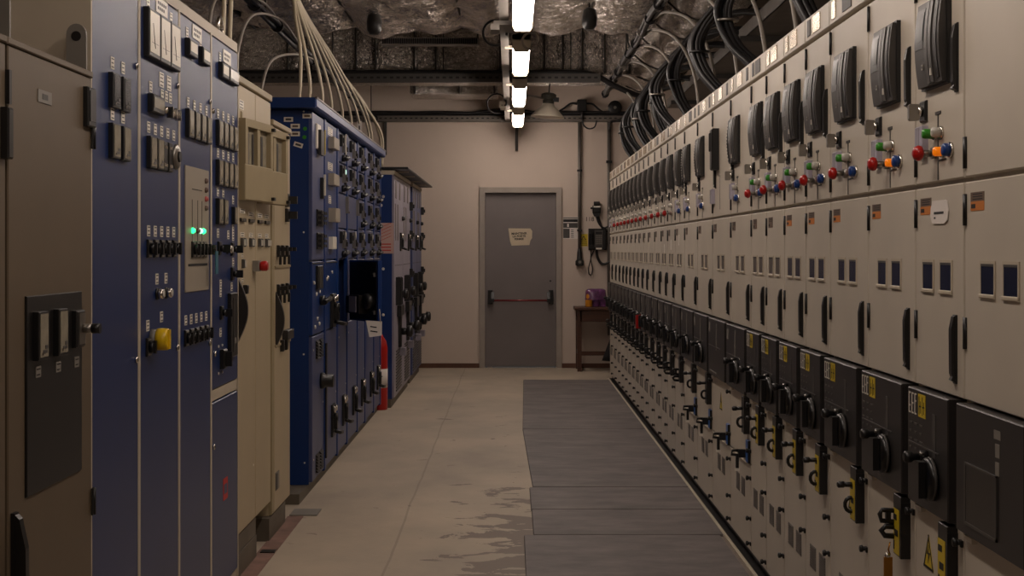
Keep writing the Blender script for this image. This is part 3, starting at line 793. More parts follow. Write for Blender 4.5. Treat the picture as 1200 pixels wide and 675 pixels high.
# panel D
t, d, W = navy(3, 'navy control panel farthest from the camera, with a separate lower door')
put('name_plate', 'npl', f_nameplate, d, 5.70, 2.25, 3)
put('small_meter', 'm9', f_meter(.125, .062, 'meter_face'), d, 5.60, 2.18, 3); put('small_meter', 'm9b', f_meter(.19, .062, 'relay_face'), d, 5.775, 2.18, 3)
for zc in (5.57, 5.70): put('name_tag', *tagk, d, zc, 2.235, 3)
for j in range(4):
    zc = 5.53 + .1*j
    put('relay_module', *relk, d, zc, 1.92, 3); put('name_tag', *tagk, d, zc, 2.0, 3)
    put('relay_module', *relk, d, zc, 1.76, 3); put('name_tag', *tagk, d, zc, 1.84, 3)
for zc in (5.53, 5.63): put('relay_module', *relk, d, zc, 1.603, 3); put('name_tag', *tagk, d, zc, 1.682, 3)
put('relay_module', 'relsm', f_relaymod(.06, .075), d, 5.83, 1.593, 3); put('name_tag', *tagk, d, 5.83, 1.66, 3)
put('name_tag', *tagk, d, 5.53, 1.515, 3); put('name_tag', *tagk, d, 5.73, 1.51, 3); put('legend_plate', 'legv', f_plate(.034, .07), d, 5.83, 1.52, 3)
put('rotary_switch', 'srot', f_smallrot, d, 5.54, 1.453, 3); put('rotary_switch', 'srot', f_smallrot, d, 5.80, 1.45, 3); put('push_button', 'clb', f_clearbtn, d, 5.71, 1.45, 3)
put('name_tag', *tagk, d, 5.83, 1.395, 3); put('rotary_switch', 'srot', f_smallrot, d, 5.80, 1.345, 3)
put('legend_plate', 'legv', f_plate(.034, .1), d, 5.58, 1.29, 3); put('name_tag', *tagk, d, 5.80, 1.29, 3)
put('rotary_switch', 'srot', f_smallrot, d, 5.585, 1.19, 3); put('name_tag', *tagk, d, 5.58, 1.11, 3)
put('fuse_strip', 'fstr', lambda: MB('black').slab(-.07, .07, -.016, 0, -.14, .13, .004).use('charcoal').box(-.03, -.012, -.018, -.015, -.12, .11).use('grey').box(-.02, .03, -.018, -.015, -.085, -.06), d, 5.79, 1.135, 3)
put('rotary_switch', 'bsw', lambda: MB('black').slab(-.032, .032, -.02, 0, -.04, .04, .005).box(-.008, .008, -.045, -.018, -.03, .03), d, 5.60, 1.0, 3)
for dz in (-.052, .02):
    for h in (.945, 1.055): put('screw', 'scw', f_screw, d, 5.595 + dz, h, 3)
put('lock', 'lockb2', f_lockbtn, d, 5.47, 1.03, 3); put('lock', 'lockb2', f_lockbtn, d, 5.435, 2.0, 3)
solo('lifting_eye', MB('chrome').tube([(0, .04*math.cos(a), .04 + .04*math.sin(a)) for a in [2*PI*k/20 for k in range(21)]], .008, 8).cyl((0, 0, -.003), 'z', .018, .012, 14), 'round steel lifting eye on top of the navy panels', 'lifting eye', loc=(-1.235, 5.77, 2.348))

# ---- cream cabinets
t = lcab('relay_cabinet', 'cream cabinet with two doors, red knob and dark half-round handle', 'electrical cabinet', 5.95, XL, 'cream cabinets between navy and blue banks')
obj('body', MB('cream').box(.0, .84, .018, .7, .19, 2.18), t); obj('top_cover', MB('cream_dark').slab(-.004, .842, -.008, .71, 2.182, 2.215), t)
obj('plinth', MB('plinth_grey').box(.0, .485, .004, .66, 0, .105).box(.0, .485, .008, .66, .108, .188), t)
d1 = obj('door', MB('cream').slab(.006, .43, 0, .018, .195, 2.176), t); d2 = obj('door', MB('cream').slab(.436, .836, 0, .018, .195, 2.176), t)
def f_cover():
    m = MB('cream_dark'); w, h, b = .40, .36, .035
    m.slab(0, w, -.03, 0, 0, .16, .004); m.box(0, b, -.03, 0, .16, h); m.box(w-b, w, -.03, 0, .16, h); m.box(b, w-b, -.03, 0, h-b, h)
    m.box(w*.5-.02, w*.5+.02, -.026, -.004, .16, h-b); m.use('black').box(w-.03, w-.005, -.045, -.028, .01, .025); m.box(w-.03, w-.005, -.045, -.028, h-.03, h-.015); return m
def f_coverglass(): return MB('relay_face').box(.035, .365, -.008, -.005, .16, .325).use('dark_grey').box(.08, .1, -.012, -.008, .165, .3).box(.15, .17, -.012, -.008, .165, .3).box(.27, .3, -.012, -.008, .165, .3)
for dd, x in ((d1, .03), (d2, .45)):
    c = fix('hinged_cover', 'hcov', f_cover, dd, (x, -.004, 1.665), (0, 0, -.13), label='hinged window cover standing ajar'); fix('window', 'hcovg', f_coverglass, c, (0, 0, 0))
for dd, xs in ((d1, (.12, .32)), (d2, (.54, .72))):
    for x, z in ((xs[0], 1.6), (xs[1], 1.6)): 
        fix('label_plate', 'lplc', f_plate(.12, .02, m_='white_plate'), dd, (x, 0, 1.62 if x < .2 else 1.61)); fix('lamp_row', 'lrow', lambda: MB('black').box(-.055, .055, -.008, 0, -.008, .008).use('steel').box(-.05, -.03, -.012, -.007, -.006, .006).box(-.01, .01, -.012, -.007, -.006, .006).box(.03, .05, -.012, -.007, -.006, .006), dd, (x, 0, 1.58))
        fix('label_plate', 'lpls', f_plate(.09, .02), dd, (x, 0, 1.515)); 
        for s in (-.025, .025): fix('switch', 'bwsw', lambda: MB('dark_grey').slab(-.014, .014, -.014, 0, -.02, .02).use('white_plate').box(-.004, .006, -.02, -.012, -.014, .014), dd, (x + s, 0, 1.48))
for z in (1.42, 1.31): fix('label_plate', 'lplt', f_plate(.04, .018), d1, (.12, 0, z))
fix('switch', 'bwsw', f_box(.02, .01, .04, 'grey'), d1, (.12, 0, 1.385)); fix('push_button', 'sqb', f_box(.04, .02, .04, 'black'), d1, (.16, 0, 1.27))
fix('name_plate', 'npc', f_plate(.1, .04), d1, (.1, 0, 2.09)); fix('name_plate', 'npc', f_plate(.1, .04), d1, (.1, 0, 1.965)); fix('lock', 'lkc', f_box(.03, .006, .06, 'cream_dark'), d1, (.1, 0, 2.03)); fix('lock', 'lkc', f_box(.03, .006, .06, 'cream_dark'), d2, (.5, 0, 1.99))
rk = fix('isolator_base', 'isob', f_box(.07, .03, .05, 'grey'), d1, (.395, 0, 1.372)); fix('red_knob', 'redk', lambda: MB('red_button').lathe([(.02, 0), (.024, -.01), (.024, -.03), (.018, -.036)], (0, -.03, 0), 'y', 18), rk, (0, 0, 0), label='red rotary knob')
fix('handle', 'dh', f_dhandle(.285, .044), d2, (.03, 0, 1.183), label='dark half-round handle'); fix('lock', 'scw2', f_screw, d2, (.38, 0, .45))
t = lcab('relay_cabinet', 'narrow cream cabinet with black switches beside the blue bank', 'electrical cabinet', 6.83, XL, 'cream cabinets between navy and blue banks')
obj('body', MB('cream').box(0, .55, .018, .7, .115, 2.07), t); obj('top_cover', MB('cream_dark').slab(-.004, .554, -.008, .71, 2.072, 2.1), t); obj('plinth', MB('plinth_grey').box(-.06, .42, .004, .66, 0, .113), t)
d = obj('door', MB('cream').slab(.06, .546, 0, .018, .12, 2.066), t); obj('corner_post', MB('cream_dark').slab(0, .055, 0, .018, .12, 2.066), t)
for z in (1.36, .96): fix('trim_line', 'tl2', lambda: MB('cream_dark').box(.07, .54, -.006, 0, -.006, .006), d, (0, 0, z))
fix('window', 'wn2', lambda: MB('cream_dark').box(-.07, .07, -.004, 0, -.055, .055).use('white_plate').box(-.04, .0, -.006, -.003, -.05, .05).use('charcoal').box(.02, .05, -.006, -.003, -.05, .05), d, (.3, 0, 1.81))
for x, z in ((.42, 1.71), (.42, 1.63)): fix('rotary_switch', 'bk2', lambda: MB('black').slab(-.035, .035, -.016, 0, -.035, .035).box(-.012, .012, -.06, -.014, -.02, .02), d, (x, 0, z))
for z in (1.44, 1.24):
    for x in (.15, .28, .42): fix('toggle_lever', 'tg2', lambda: MB('black').slab(-.018, .018, -.016, 0, -.03, .03).box(-.008, .008, -.055, -.014, .0, .02).box(-.006, .006, -.022, -.01, -.07, -.02), d, (x, 0, z))
fix('handle', 'dh', f_dhandle(.285, .044), d, (.11, 0, 1.09), label='dark half-round handle')
fix('terminal_box', 'tb2', f_box(.2, .03, .05, 'charcoal'), d, (.4, 0, 1.0)); fix('vent', 'vn2', lambda: MB('grey').box(-.05, .05, -.004, 0, -.045, .045).use('dark_grey').box(-.04, -.01, -.006, -.003, -.04, .04), d, (.14, 0, .27))
for x in (.25, .36): fix('toggle_lever', 'tg3', f_box(.03, .02, .06, 'black'), d, (x, 0, .95))
fix('slot', 'sl2', f_box(.03, .003, .05, 'cream_dark'), d, (.28, 0, 1.95))

# ---- blue switchboard
XB = -1.178
BZ = [8.05, 8.62, 9.24, 9.78, 10.43, 11.06, 11.66, 12.22]
def f_levercl():    # knobs above a projecting lever
    m = MB('black').slab(-.09, .09, -.02, 0, -.11, .11, .004); m.use('chrome')
    for x, z in ((-.05, .075), (.05, .08)): m.lathe([(.024, 0), (.022, -.016), (.014, -.02)], (x, -.02, z), 'y', 12)
    m.use('black'); m.cyl((0, -.02, .02), 'y', .03, -.03, 14); m.box(-.03, .03, -.05, -.02, -.06, .02)
    m.tube([(-.03, -.03, -.07), (0, -.07, -.085), (.06, -.085, -.09)], .014, 8); m.use('chrome').lathe([(.013, 0), (.013, .012)], (.06, -.085, -.09), 'x', 10); return m
def f_draw_lever():
    m = MB('black').cyl((0, 0, 0), 'y', .03, -.03, 14); m.tube([(-.05, -.034, -.01), (0, -.04, 0), (.07, -.055, .012)], .016, 8); m.use('steel').box(.05, .085, -.06, -.05, .004, .02); return m
def f_switchblk():
    m = MB('black').slab(-.03, .03, -.035, 0, -.045, .045, .006); m.use('charcoal').box(-.012, .012, -.05, -.033, -.02, .02); return m
def f_vtrim(): return MB('steel').box(-.008, .008, -.022, 0, -.06, .06).box(-.008, .008, -.03, -.02, -.06, -.045)
def f_knobpair():
    m = MB('black')
    for s in (-.03, .03):
        m.slab(s-.024, s+.024, -.012, 0, -.05, .05, .004)
        for z in (-.03, 0, .03): m.box(s-.02, s+.02, -.034, -.01, z-.009, z+.009)
    return m
ROWS = {'p': ((2.05, 2.25), (1.84, 2.04), (1.595, 1.83, 'plain'), (1.385, 1.585)), 'd': ((2.05, 2.25), (1.84, 2.04), (1.61, 1.83), (1.385, 1.60))}
BLAB = ['blue switchboard bay nearest the camera, with stickers on its end wall', 'blue switchboard bay with pale plates and boxes up its front',
        'blue switchboard bay whose middle door stands open', 'blue switchboard bay just beyond the open door', 'blue switchboard bay in front of the wide plain blue post',
        'blue switchboard bay behind the wide plain blue post', 'blue switchboard bay at the far end, beside the fire extinguisher']
for b in range(7):
    W = BZ[b+1] - BZ[b]
    t = lcab('switchboard_bay', BLAB[b], 'switchboard', BZ[b], XB, 'bays of the blue switchboard')
    if b == 2:
        obj('body', MB('blue').box(0, W, .02, .75, .06, .93).box(0, W, .02, .75, 1.375, 2.27).box(0, W, .6, .75, .93, 1.375).box(0, .02, .02, .6, .93, 1.375).box(W-.02, W, .02, .6, .93, 1.375), t)
        it = obj('open_compartment', MB('black').box(.021, W-.021, .59, .599, .931, 1.374).use('dark_grey').box(.022, .036, .03, .58, .935, 1.37).box(.06, .18, .1, .58, .95, 1.12), t)
    else: obj('body', MB('blue').box(0, W, .02, .75, .06, 2.27), t)
    obj('base_frame', MB('plinth_grey').box(0 if b else -.3, W, .03, .74, 0, .058), t)
    post = .07 if b != 4 else .16
    obj('post', MB('blue').slab(W-post, W, -.006, .02, .062, 2.268), t)
    w = W - post - .006; dm = 'steel_blue'
    # top tier
    if b in (0, 1):
        ud = obj('upper_door', MB(dm if b == 0 else 'blue').slab(.006, .006+w, 0, .02, 1.385, 2.262), t)
    else:
        key = 'd' if b >= 4 else 'p'
        for rr in ROWS[key]:
            dr = obj('drawer' if len(rr) == 2 else 'plain_door', MB(dm).slab(.006, .006+w, 0, .02, rr[0], rr[1]), t)
            zc = (rr[0] + rr[1]) / 2
            if len(rr) == 3:
                fix('trim', 'vtrim', f_vtrim, dr, (w-.03, 0, zc + .05)); continue
            fix('lever_handle', 'dlev', f_draw_lever, dr, (w*.5, 0, rr[0] + .03)).scale = (.8, .75, .8); fix('switch', 'sblk', f_switchblk, dr, (w*.25, 0, zc + .045)).scale = (.8, .6, .9); fix('switch', 'sblk', f_switchblk, dr, (w*.78, 0, zc + .0)).scale = (.7, .5, .8)
            fix('trim', 'vtrim', f_vtrim, dr, (w*.52, 0, zc + .03)); fix('knob', 'kn1', lambda: MB('black').lathe([(.022, 0), (.022, -.015), (.015, -.03)], (0, 0, 0), 'y', 14), dr, (w*.8, 0, zc - .06))
            if b == 2 and rr[0] == 1.84: fix('indicator_lamp', 'yl', lambda: MB('pale_lamp').lathe([(.016, 0), (.016, -.016)], (0, 0, 0), 'y', 12), dr, (w*.72, 0, 1.99))
            if rr[0] == 1.385: fix('push_button', 'wh', lambda: MB('clear_button').lathe([(.02, 0), (.02, -.02)], (0, 0, 0), 'y', 12), dr, (w*.66, 0, 1.55))
        if b == 2: fix('white_tag', 'wtag', lambda: MB('white_plate').box(-.012, .012, -.04, -.036, -.07, .07), t, (.14, 0, 2.17))
    if b == 0:
        fix('cable_strip', 'cstr', lambda: MB('white_plate').slab(-.13, .02, -.012, 0, -.075, .075).use('charcoal').box(-.1, .06, -.03, -.01, -.11, .04).use('yellow').box(.05, .062, -.034, -.028, -.1, .05), ud, (.27, 0, 2.13))
        fix('handle', 'bh0', lambda: MB('black').slab(-.03, .03, -.02, 0, -.08, .05).use('white_plate').box(.0, .02, -.03, -.018, -.06, .07), ud, (.36, 0, 1.84))
        for z in (1.64, 1.50):
            for x in (.22, .36): fix('rotary_switch', 'knp', f_knobpair, ud, (x, 0, z))
    if b == 1:
        fix('label_plate', 'lpb', f_plate(.22, .05), ud, (.22, 0, 2.21)); fix('meter_box', 'mbx', f_box(.26, .04, .075, 'mimic_grey'), ud, (.26, 0, 2.135)); fix('label_plate', 'lpb', f_plate(.22, .05), ud, (.22, 0, 1.985))
        fix('meter_box', 'mbx', f_box(.26, .04, .075, 'mimic_grey'), ud, (.26, 0, 1.90)); fix('label_plate', 'lpb2', f_plate(.12, .05), ud, (.2, 0, 1.77)); fix('meter_box', 'mbx2', f_box(.2, .05, .09, 'mimic_grey'), ud, (.24, 0, 1.67))
        fix('meter_box', 'mbx3', f_box(.18, .03, .08, 'white_plate'), ud, (.24, 0, 1.49))
    # middle tier
    if b != 2:
        md = obj('middle_door', MB('blue' if b < 2 else dm).slab(.006, .006+w, 0, .02, .94, 1.375), t)
        fix('edge_trim', 'etr%d' % b, lambda: MB('steel').box(.006, .006+w, -.004, 0, 1.363, 1.368), md, (0, 0, 0))
    if b == 0:
        fix('meter_window', 'mw0', lambda: MB('black').slab(-.11, .11, -.016, 0, -.07, .07).use('steel').box(-.02, .0, -.018, -.014, -.06, .06).box(.06, .075, -.018, -.014, -.06, .06), md, (.25, 0, 1.28))
        for x, z in ((.06, 1.25), (.16, 1.18), (.3, 1.19), (.2, 1.03), (.28, .995), (.1, .985)): fix('indicator_lamp', 'wl0', lambda: MB('white_plate').lathe([(.012, 0), (.01, -.008)], (0, 0, 0), 'y', 10), md, (x, 0, z))
        fix('lever_handle', 'dlev', f_draw_lever, md, (.33, 0, 1.135))
    elif b == 1:
        fix('lever_switch', 'lcl', f_levercl, md, (.3, 0, 1.05))
        for x, z in ((.1, 1.27), (.3, 1.3), (.05, 1.26)): fix('indicator_lamp', 'wl0', lambda: MB('white_plate').lathe([(.012, 0), (.01, -.008)], (0, 0, 0), 'y', 10), md, (x, 0, z))
    # lower tier
    ld = obj('lower_door', MB(dm).slab(.006, .006+w, 0, .02, .075, .93), t)
    for x, z in ((.05, .85), (w-.04, .5), (.05, .2)): fix('screw', 'scw', f_screw, ld, (x, 0, z))
    if b == 0:
        for x in (.2, .35): fix('louvre', 'lv', f_louvre(.12, .11), ld, (x, 0, .845)); fix('louvre', 'lv', f_louvre(.12, .11), ld, (x, 0, .16))
        fix('door_knob', 'dk0', lambda: MB('black').lathe([(.05, 0), (.05, -.02), (.038, -.03), (.042, -.075), (.036, -.08)], (0, 0, 0), 'y', 20), ld, (.36, 0, .64))
        fix('dark_gap', 'ss0', lambda: MB('black').box(-.025, .025, -.01, 0, -.36, .36), t, (W-.04, -.006, .5))  # black strip stands in for the dark, shaded gap between bays
    else:
        fix('lever_switch', 'lcl', f_levercl, ld, (w*.62, 0, .33)).scale = (.8, .7, .95)
    if b == 0:
        for y_, z_, m_ in ((.03, 2.235, 'r'), (.1, 2.175, 'r'), (.1, 2.13, 'r'), (.082, 2.065, 'w'), (.14, 2.215, 'w')):
            fix('sticker', 'stw' + m_, lambda: MB('white_plate').box(-.027, .027, -.0012, 0, -.014, .014).use('brown_sticker' if m_ == 'r' else 'dark_grey').box(-.017, .017, -.002, -.001, -.006, .006), t, (0, y_, z_), (0, .3 if z_ < 2.1 else 0, -PI/2))
        for y_, z_ in ((.042, 2.16), (.046, 2.11)): fix('sticker', 'stg', lambda: MB('green_button').lathe([(.012, 0), (.012, -.0015)], (0, 0, 0), 'y', 16), t, (0, y_, z_), (0, 0, -PI/2), label='small green sticker')
        for y_, z_ in ((.05, 1.55), (.045, .19), (.05, .83), (.05, 2.262)): fix('screw', 'scw', f_screw, t, (0, y_, z_), (0, 0, -PI/2))
    if b == 2:
        # middle door swung out towards the aisle from its far edge
        dw = w - .005
        d = obj('open_door', MB('blue').slab(-dw, 0, -.03, 0, .945, 1.372, .004), t, (W-.01, -.014, 0), (0, 0, .56), label='door swung open')
        obj('inner_shade', MB('black').box(-dw+.02, -.02, 0.0, .004, .96, 1.36), d)  # black sheet stands for the shade on the door's inner side
        obj('relay', MB('charcoal').box(-.30, -.14, .004, .07, 1.0, 1.13).use('lilac_grey').box(-.26, -.15, .07, .075, 1.01, 1.12), d)
        obj('wiring_box', MB('black').lathe([(.055, 0), (.055, .05), (.03, .06)], (-.37, .004, 1.09), 'y', 20).box(-.12, -.05, .004, .05, 1.0, 1.12), d)
        for z in (1.28, 1.02): obj('catch', MB('steel').box(-dw+.03, -dw+.07, .004, .012, z-.006, z+.006).box(-dw+.03, -dw+.036, .004, .02, z-.02, z+.006), d)
# canopy and base
cv = MB('blue').slab(-.1, BZ[-1] - BZ[0] + .08, -.04, .8, 2.275, 2.335, .01); cv.use('galv').box(-.1, BZ[-1]-BZ[0]+.08, -.043, -.032, 2.327, 2.338)
cn = thing('switchboard_canopy', 'dark blue canopy sheet capping the long blue switchboard', 'canopy', (XB, BZ[0], 0), PI/2); obj('sheet', cv, cn)
for x in (.62, 2.1, 3.0): obj('lifting_eye', MB('chrome').tube([(.028*math.cos(a), 0, .028 + .028*math.sin(a)) for a in [2*PI*k/16 for k in range(17)]], .006, 8), cn, (x, .03, 2.338))
pt = MB('paper').prism([(-.06, .05), (.05, .06), (.062, -.035), (-.02, -.06)], 'xz', -.002, 0); pt.use('ink').box(-.02, .03, -.003, -.002, -.02, -.012).box(-.025, .02, -.003, -.002, .01, .018)
pt.use('cable_cream').tube([(.04, -.003, .05), (.03, -.004, .1), (.02, 0, .14)], .003, 6)
solo('paper_tag', pt, 'white paper tag hanging from the open blue door', 'tag', loc=(-.945, 9.318, .905), rot=(0, .15, 0))

# ---- second bank
def bank(label, z0, z1, face, n, x=-1.076, end=True):
    t = lcab('switchboard_cabinet', label, 'switchboard', z0, x, 'far blue cabinets'); W = z1 - z0
    obj('body', MB('blue').box(0, W, .02, 1.0, .08, 2.13), t); obj('base_frame', MB('plinth_grey').box(0, W, .03, .98, 0, .08), t)
    obj('top_rail', MB('beige_trim').slab(0, W, -.006, .2, 2.132, 2.17), t)
    w = W / n
    for j in range(n):
        d = obj('door', MB(face).slab(j*w+.006, (j+1)*w-.008, 0, .02, .09, 2.125), t); c = j*w + w/2
        for s in (-.3, .12): fix('slot_window', 'sw', f_box(.12, .004, .16, 'ir_grey'), d, (c + s*w, 0, 2.0))
        for s in (-.36, -.1): fix('slot_window', 'sw2', f_box(.09, .004, .34, 'ir_grey'), d, (c + s*w, 0, 1.7))
        fix('lever_switch', 'lcl', f_levercl, d, (c + .2*w, 0, 1.52)).scale = (.8, .7, .8); fix('knob', 'kn1', lambda: MB('black'), d, (c + .4*w, 0, 1.75))
        fix('seam', 'sm%.2f' % w, lambda: MB('dark_grey').box(-w*.4, w*.4, -.003, 0, -.003, .003), d, (c, 0, 1.30))
        for s in (-.3, -.12): fix('bar_handle', 'bhb', lambda: MB('black').slab(-.02, .02, -.05, 0, -.13, .13, .01), d, (c + s*w, 0, 1.06))
        fix('door_knob', 'dk1', lambda: MB('black').lathe([(.03, 0), (.03, -.03), (.05, -.04), (.05, -.07), (.03, -.08)], (0, 0, 0), 'y', 16), d, (c + .15*w, 0, 1.02))
        fix('terminal_box', 'tbx', f_box(.36, .04, .1, 'black'), d, (c, 0, .87))
        fix('big_handle', 'bigh', lambda: MB('black').slab(-.045, .045, -.03, 0, -.15, .15, .01).cyl((.0, -.03, 0), 'y', .035, -.05, 14).lathe([(.04, 0), (.055, -.01), (.055, -.05), (.03, -.06)], (0, -.075, 0), 'y', 16), d, (c + .0*w, 0, .67)); fix('meter_box', 'mb9', f_box(.14, .06, .07, 'lilac_grey'), d, (c + .15*w, 0, .47))
        fix('louvre', 'lvg', lambda: (lambda m: [m.box(-.3, .3, -.006, 0, -.2 + k*.028, -.188 + k*.028) for k in range(14)] and m)(MB('dark_grey')), d, (c, 0, .33))
        if j == n - 1:
            for z in (1.9, 1.6, 1.2, .9): fix('switch', 'sblk', f_switchblk, d, (c + .42*w, 0, z))
    if end:
        for y_, z_ in ((.1, 1.93), (.2, 1.9), (.12, 1.85), (.22, 1.8), (.1, 1.27), (.25, 1.27), (.1, .85)): fix('screw', 'scw9', lambda: MB('white_plate').lathe([(.014, 0), (.012, -.003)], (0, 0, 0), 'y', 10), t, (0, y_, z_), (0, 0, -PI/2))
        obj('lifting_eye', MB('steel').tube([(.05*math.cos(a), 0, .05*math.sin(a)) for a in [2*PI*k/16 for k in range(17)]], .012, 8), t, (-.02, .16, 2.1))
    return t
bank('blue end cabinet with lilac grey doors beyond the fire extinguisher', 12.47, 14.45, 'lilac_grey', 2)
bank('far blue cabinet closest to the back wall on the left', 14.75, 16.2, 'steel_blue', 2, end=False)
obj_c = MB('blue').slab(-.02, 3.75, -.13, .95, 2.175, 2.205, .008); cn = thing('cabinet_canopy', 'thin dark canopy sheet over the two far blue cabinets', 'canopy', (-1.076, 12.47, 0), PI/2)
obj('sheet', MB('black').slab(-.02, 3.75, -.13, .95, 2.18, 2.2, .006), cn)
for x in (.4, 1.2, 2.2, 3.0): obj('bracket', MB('beige_trim').box(-.02, .02, -.1, .05, 2.171, 2.181), cn, (x, 0, 0))
sg = MB('pink_sign').box(-.07, .07, -.002, 0, -.14, .14); sg.use('red_sticker')
for k in range(5): sg.prism([(-.05, -.02 + k*.03), (-.04, -.02 + k*.03), (.05, .02 + k*.03), (.04, .02 + k*.03)], 'xz', -.003, -.0018)
for k in range(3): sg.box(-.05, .045, -.003, -.0018, -.115 + k*.028, -.105 + k*.028)
solo('warning_notice', sg, 'pink notice with red diagonal marks on blue cabinet end', 'sign', loc=(-1.15, 12.469, 1.55))
# fire extinguisher
t = thing('fire_extinguisher', 'red fire extinguisher standing between the two blue banks', 'fire extinguisher', (-1.195, 12.35, 0))
obj('cylinder', MB('extinguisher_red').lathe([(.066, 0), (.07, .01), (.07, .56), (.058, .62), (.03, .66), (.024, .68)], (0, 0, 0), 'z', 28), t)
obj('label', MB('paper').lathe([(.0708, .2), (.0708, .37)], (0, 0, 0), 'z', 28).use('ink').box(-.03, .03, -.0722, -.068, .3, .31).box(-.03, .02, -.0722, -.068, .26, .266), t)
obj('valve', MB('black').cyl((0, 0, .68), 'z', .02, .05, 12).box(-.012, .012, -.08, .03, .72, .735).box(-.012, .012, -.09, .02, .75, .762), t)
# ------------------------------------------------------------------ room shell
WY = 16.69; RX = 3.4; HC = 3.78
struct('floor', MB('concrete').add([(-RX, -1.6, 0), (RX, -1.6, 0), (RX, WY, 0), (-RX, WY, 0)], [(0, 1, 2, 3)]))
struct('ceiling', MB('soffit').box(-RX, RX, -1.6, WY + .2, HC, HC + .15))
dx0, dx1, dz = -.36, .57, 2.17   # door opening
struct('wall_back', MB('plaster').box(-RX, dx0 - .035, WY, WY + .2, 0, HC).box(dx1 + .035, RX, WY, WY + .2, 0, HC).box(dx0 - .035, dx1 + .035, WY, WY + .2, dz + .035, HC))
struct('wall_left', MB('plaster_dark').box(-RX - .15, -RX, -1.6, WY + .2, 0, HC))
struct('wall_right', MB('plaster_dark').box(RX, RX + .15, -1.6, WY + .2, 0, HC))
struct('wall_front', MB('plaster_dark').box(-RX - .15, RX + .15, -1.75, -1.6, 0, HC))
struct('baseboard_back', MB('skirting').box(-RX, dx0 - .04, WY - .015, WY, 0, .055).box(dx1 + .04, RX, WY - .015, WY, 0, .055))
struct('trim_1', MB('trench_red').box(-1.215, -1.13, 5.6, 7.4, 0, .004).use('grey').box(-1.21, -1.06, 7.42, 7.6, 0, .006).use('black').box(-1.19, -1.135, 6.0, 6.02, .004, .008).box(-1.2, -1.13, 6.5, 6.56, .004, .008))
struct('trim_2', MB('beige_trim').box(1.068, 1.085, 2.8, ROW_END, 0, .01).use('black').box(1.085, 1.126, 2.8, ROW_END, 0, .008))
# door
dr = MB('door_frame').box(dx0 - .035, dx0 + .03, WY - .03, WY + .12, 0, dz + .035).box(dx1 - .03, dx1 + .035, WY - .03, WY + .12, 0, dz + .035).box(dx0 + .03, dx1 - .03, WY - .03, WY + .12, dz - .03, dz + .035)
door = struct('door_1', dr)
lf = obj('leaf', MB('door_grey').slab(dx0 + .031, dx1 - .031, WY + .03, WY + .08, .012, dz - .031, .004), door, label='grey steel door leaf')
pb = obj('panic_bar', MB('bar_red').tube([(dx0 + .12, WY - .06, .825), (dx1 - .12, WY - .06, .825)], .013, 12), lf, label='dark red panic bar')
for x, s in ((dx0 + .115, 1), (dx1 - .115, -1)):
    obj('bracket', MB('black').slab(x - .028 - s*.02, x + .028 - s*.02, WY - .02, WY + .03, .78, .95).prism([(WY - .02, .80), (WY - .075, .805), (WY - .075, .845), (WY - .02, .93)], 'yz', x - .018 + s*.01, x + .018 + s*.01), lf)
for z in (.93, 1.06): obj('lock_cylinder', MB('black').cyl((dx1 - .10, WY + .03, z), 'y', .012, -.006, 12), lf)
obj('threshold', MB('steel').box(dx0 + .06, dx0 + .12, WY - .01, WY + .05, 0, .012), door)
# paper sign on the door
sg = MB('old_paper').prism([(-.14, .10), (.13, .098), (.152, .07), (.15, -.02), (.13, -.05), (.118, -.105), (-.1, -.112), (-.118, -.06)], 'xz', -.003, 0)
sgo = solo('door_sign', sg, 'worn paper sign with three lines of black text on the grey door', 'sign', loc=(.095, WY + .029, 1.605))
for k, (tx, s) in enumerate((('MAINTENIR', .036), ('LA PORTE', .036), ('FERMEE', .034))):
    o = link('lettering', text_mesh(tx, s, 'ink', bold=.0012), sgo, (-.008, -.0038, .036 - .034*k), (PI/2, -.03, 0))
# notice, warning, writing, phone, intercom
PX = lambda x: (x - 600) / 95.86
PZ = lambda y: 1.45 - (y - 292) / 95.86
def wallthing(name, mb, label, cat, x, y): return solo(name, mb, label, cat, loc=(PX(x), WY, PZ(y)))
nb = MB('paper').box(-.09, .09, -.003, 0, -.135, .135); nb.use('ink').box(-.088, .088, -.004, -.002, .07, .105); nb.use('dark_grey').box(-.088, .088, -.004, -.002, .0, .06); nb.box(-.088, -.01, -.004, -.002, -.125, -.01)
nb.use('paper').box(-.04, -.02, -.005, -.003, .01, .05).use('dark_grey')
for k in range(5): nb.box(.005, .04, -.004, -.002, -.03 - k*.022, -.022 - k*.022)
nb.use('grey').box(-.088, .088, -.004, -.002, .112, .13)
wallthing('safety_notice', nb, 'black and white printed notice on the wall right of the door', 'sign', 668.5, 267)
wn = MB('yellow').box(-.05, .05, -.003, 0, -.075, .075); wn.use('ink').prism([(-.035, .0), (.035, .0), (0, .058)], 'xz', -.004, -.0025); wn.use('yellow').prism([(-.022, .008), (.022, .008), (0, .043)], 'xz', -.005, -.0035)
wn.use('ink').prism([(.001, .036), (-.007, .022), (0, .022), (-.002, .01), (.007, .026), (.001, .026)], 'xz', -.006, -.0045)
for k in range(3): wn.box(-.038, .038, -.004, -.0025, -.022 - k*.02, -.015 - k*.02)
wallthing('warning_sign', wn, 'yellow electrical warning sign between conduit and telephone', 'sign', 684, 281.5)
wr = link('wall_writing', text_mesh('118', .075, 'ink'), None, (PX(691), WY - .001, PZ(257)), (PI/2, 0, 0)); tag(wr, 'handwritten number 118 on the wall above the telephone', 'writing')
t = thing('wall_telephone', 'black wall telephone with grey keypad', 'telephone', (PX(699), WY, PZ(280)))
ph = obj('body', MB('black').slab(-.1, .12, -.07, 0, -.135, .125, .015), t)
hs = obj('handset', MB('black_gloss').slab(-.095, -.045, -.12, -.07, -.12, .11, .02).box(-.092, -.048, -.135, -.07, .06, .11).box(-.092, -.048, -.135, -.07, -.12, -.07), t)
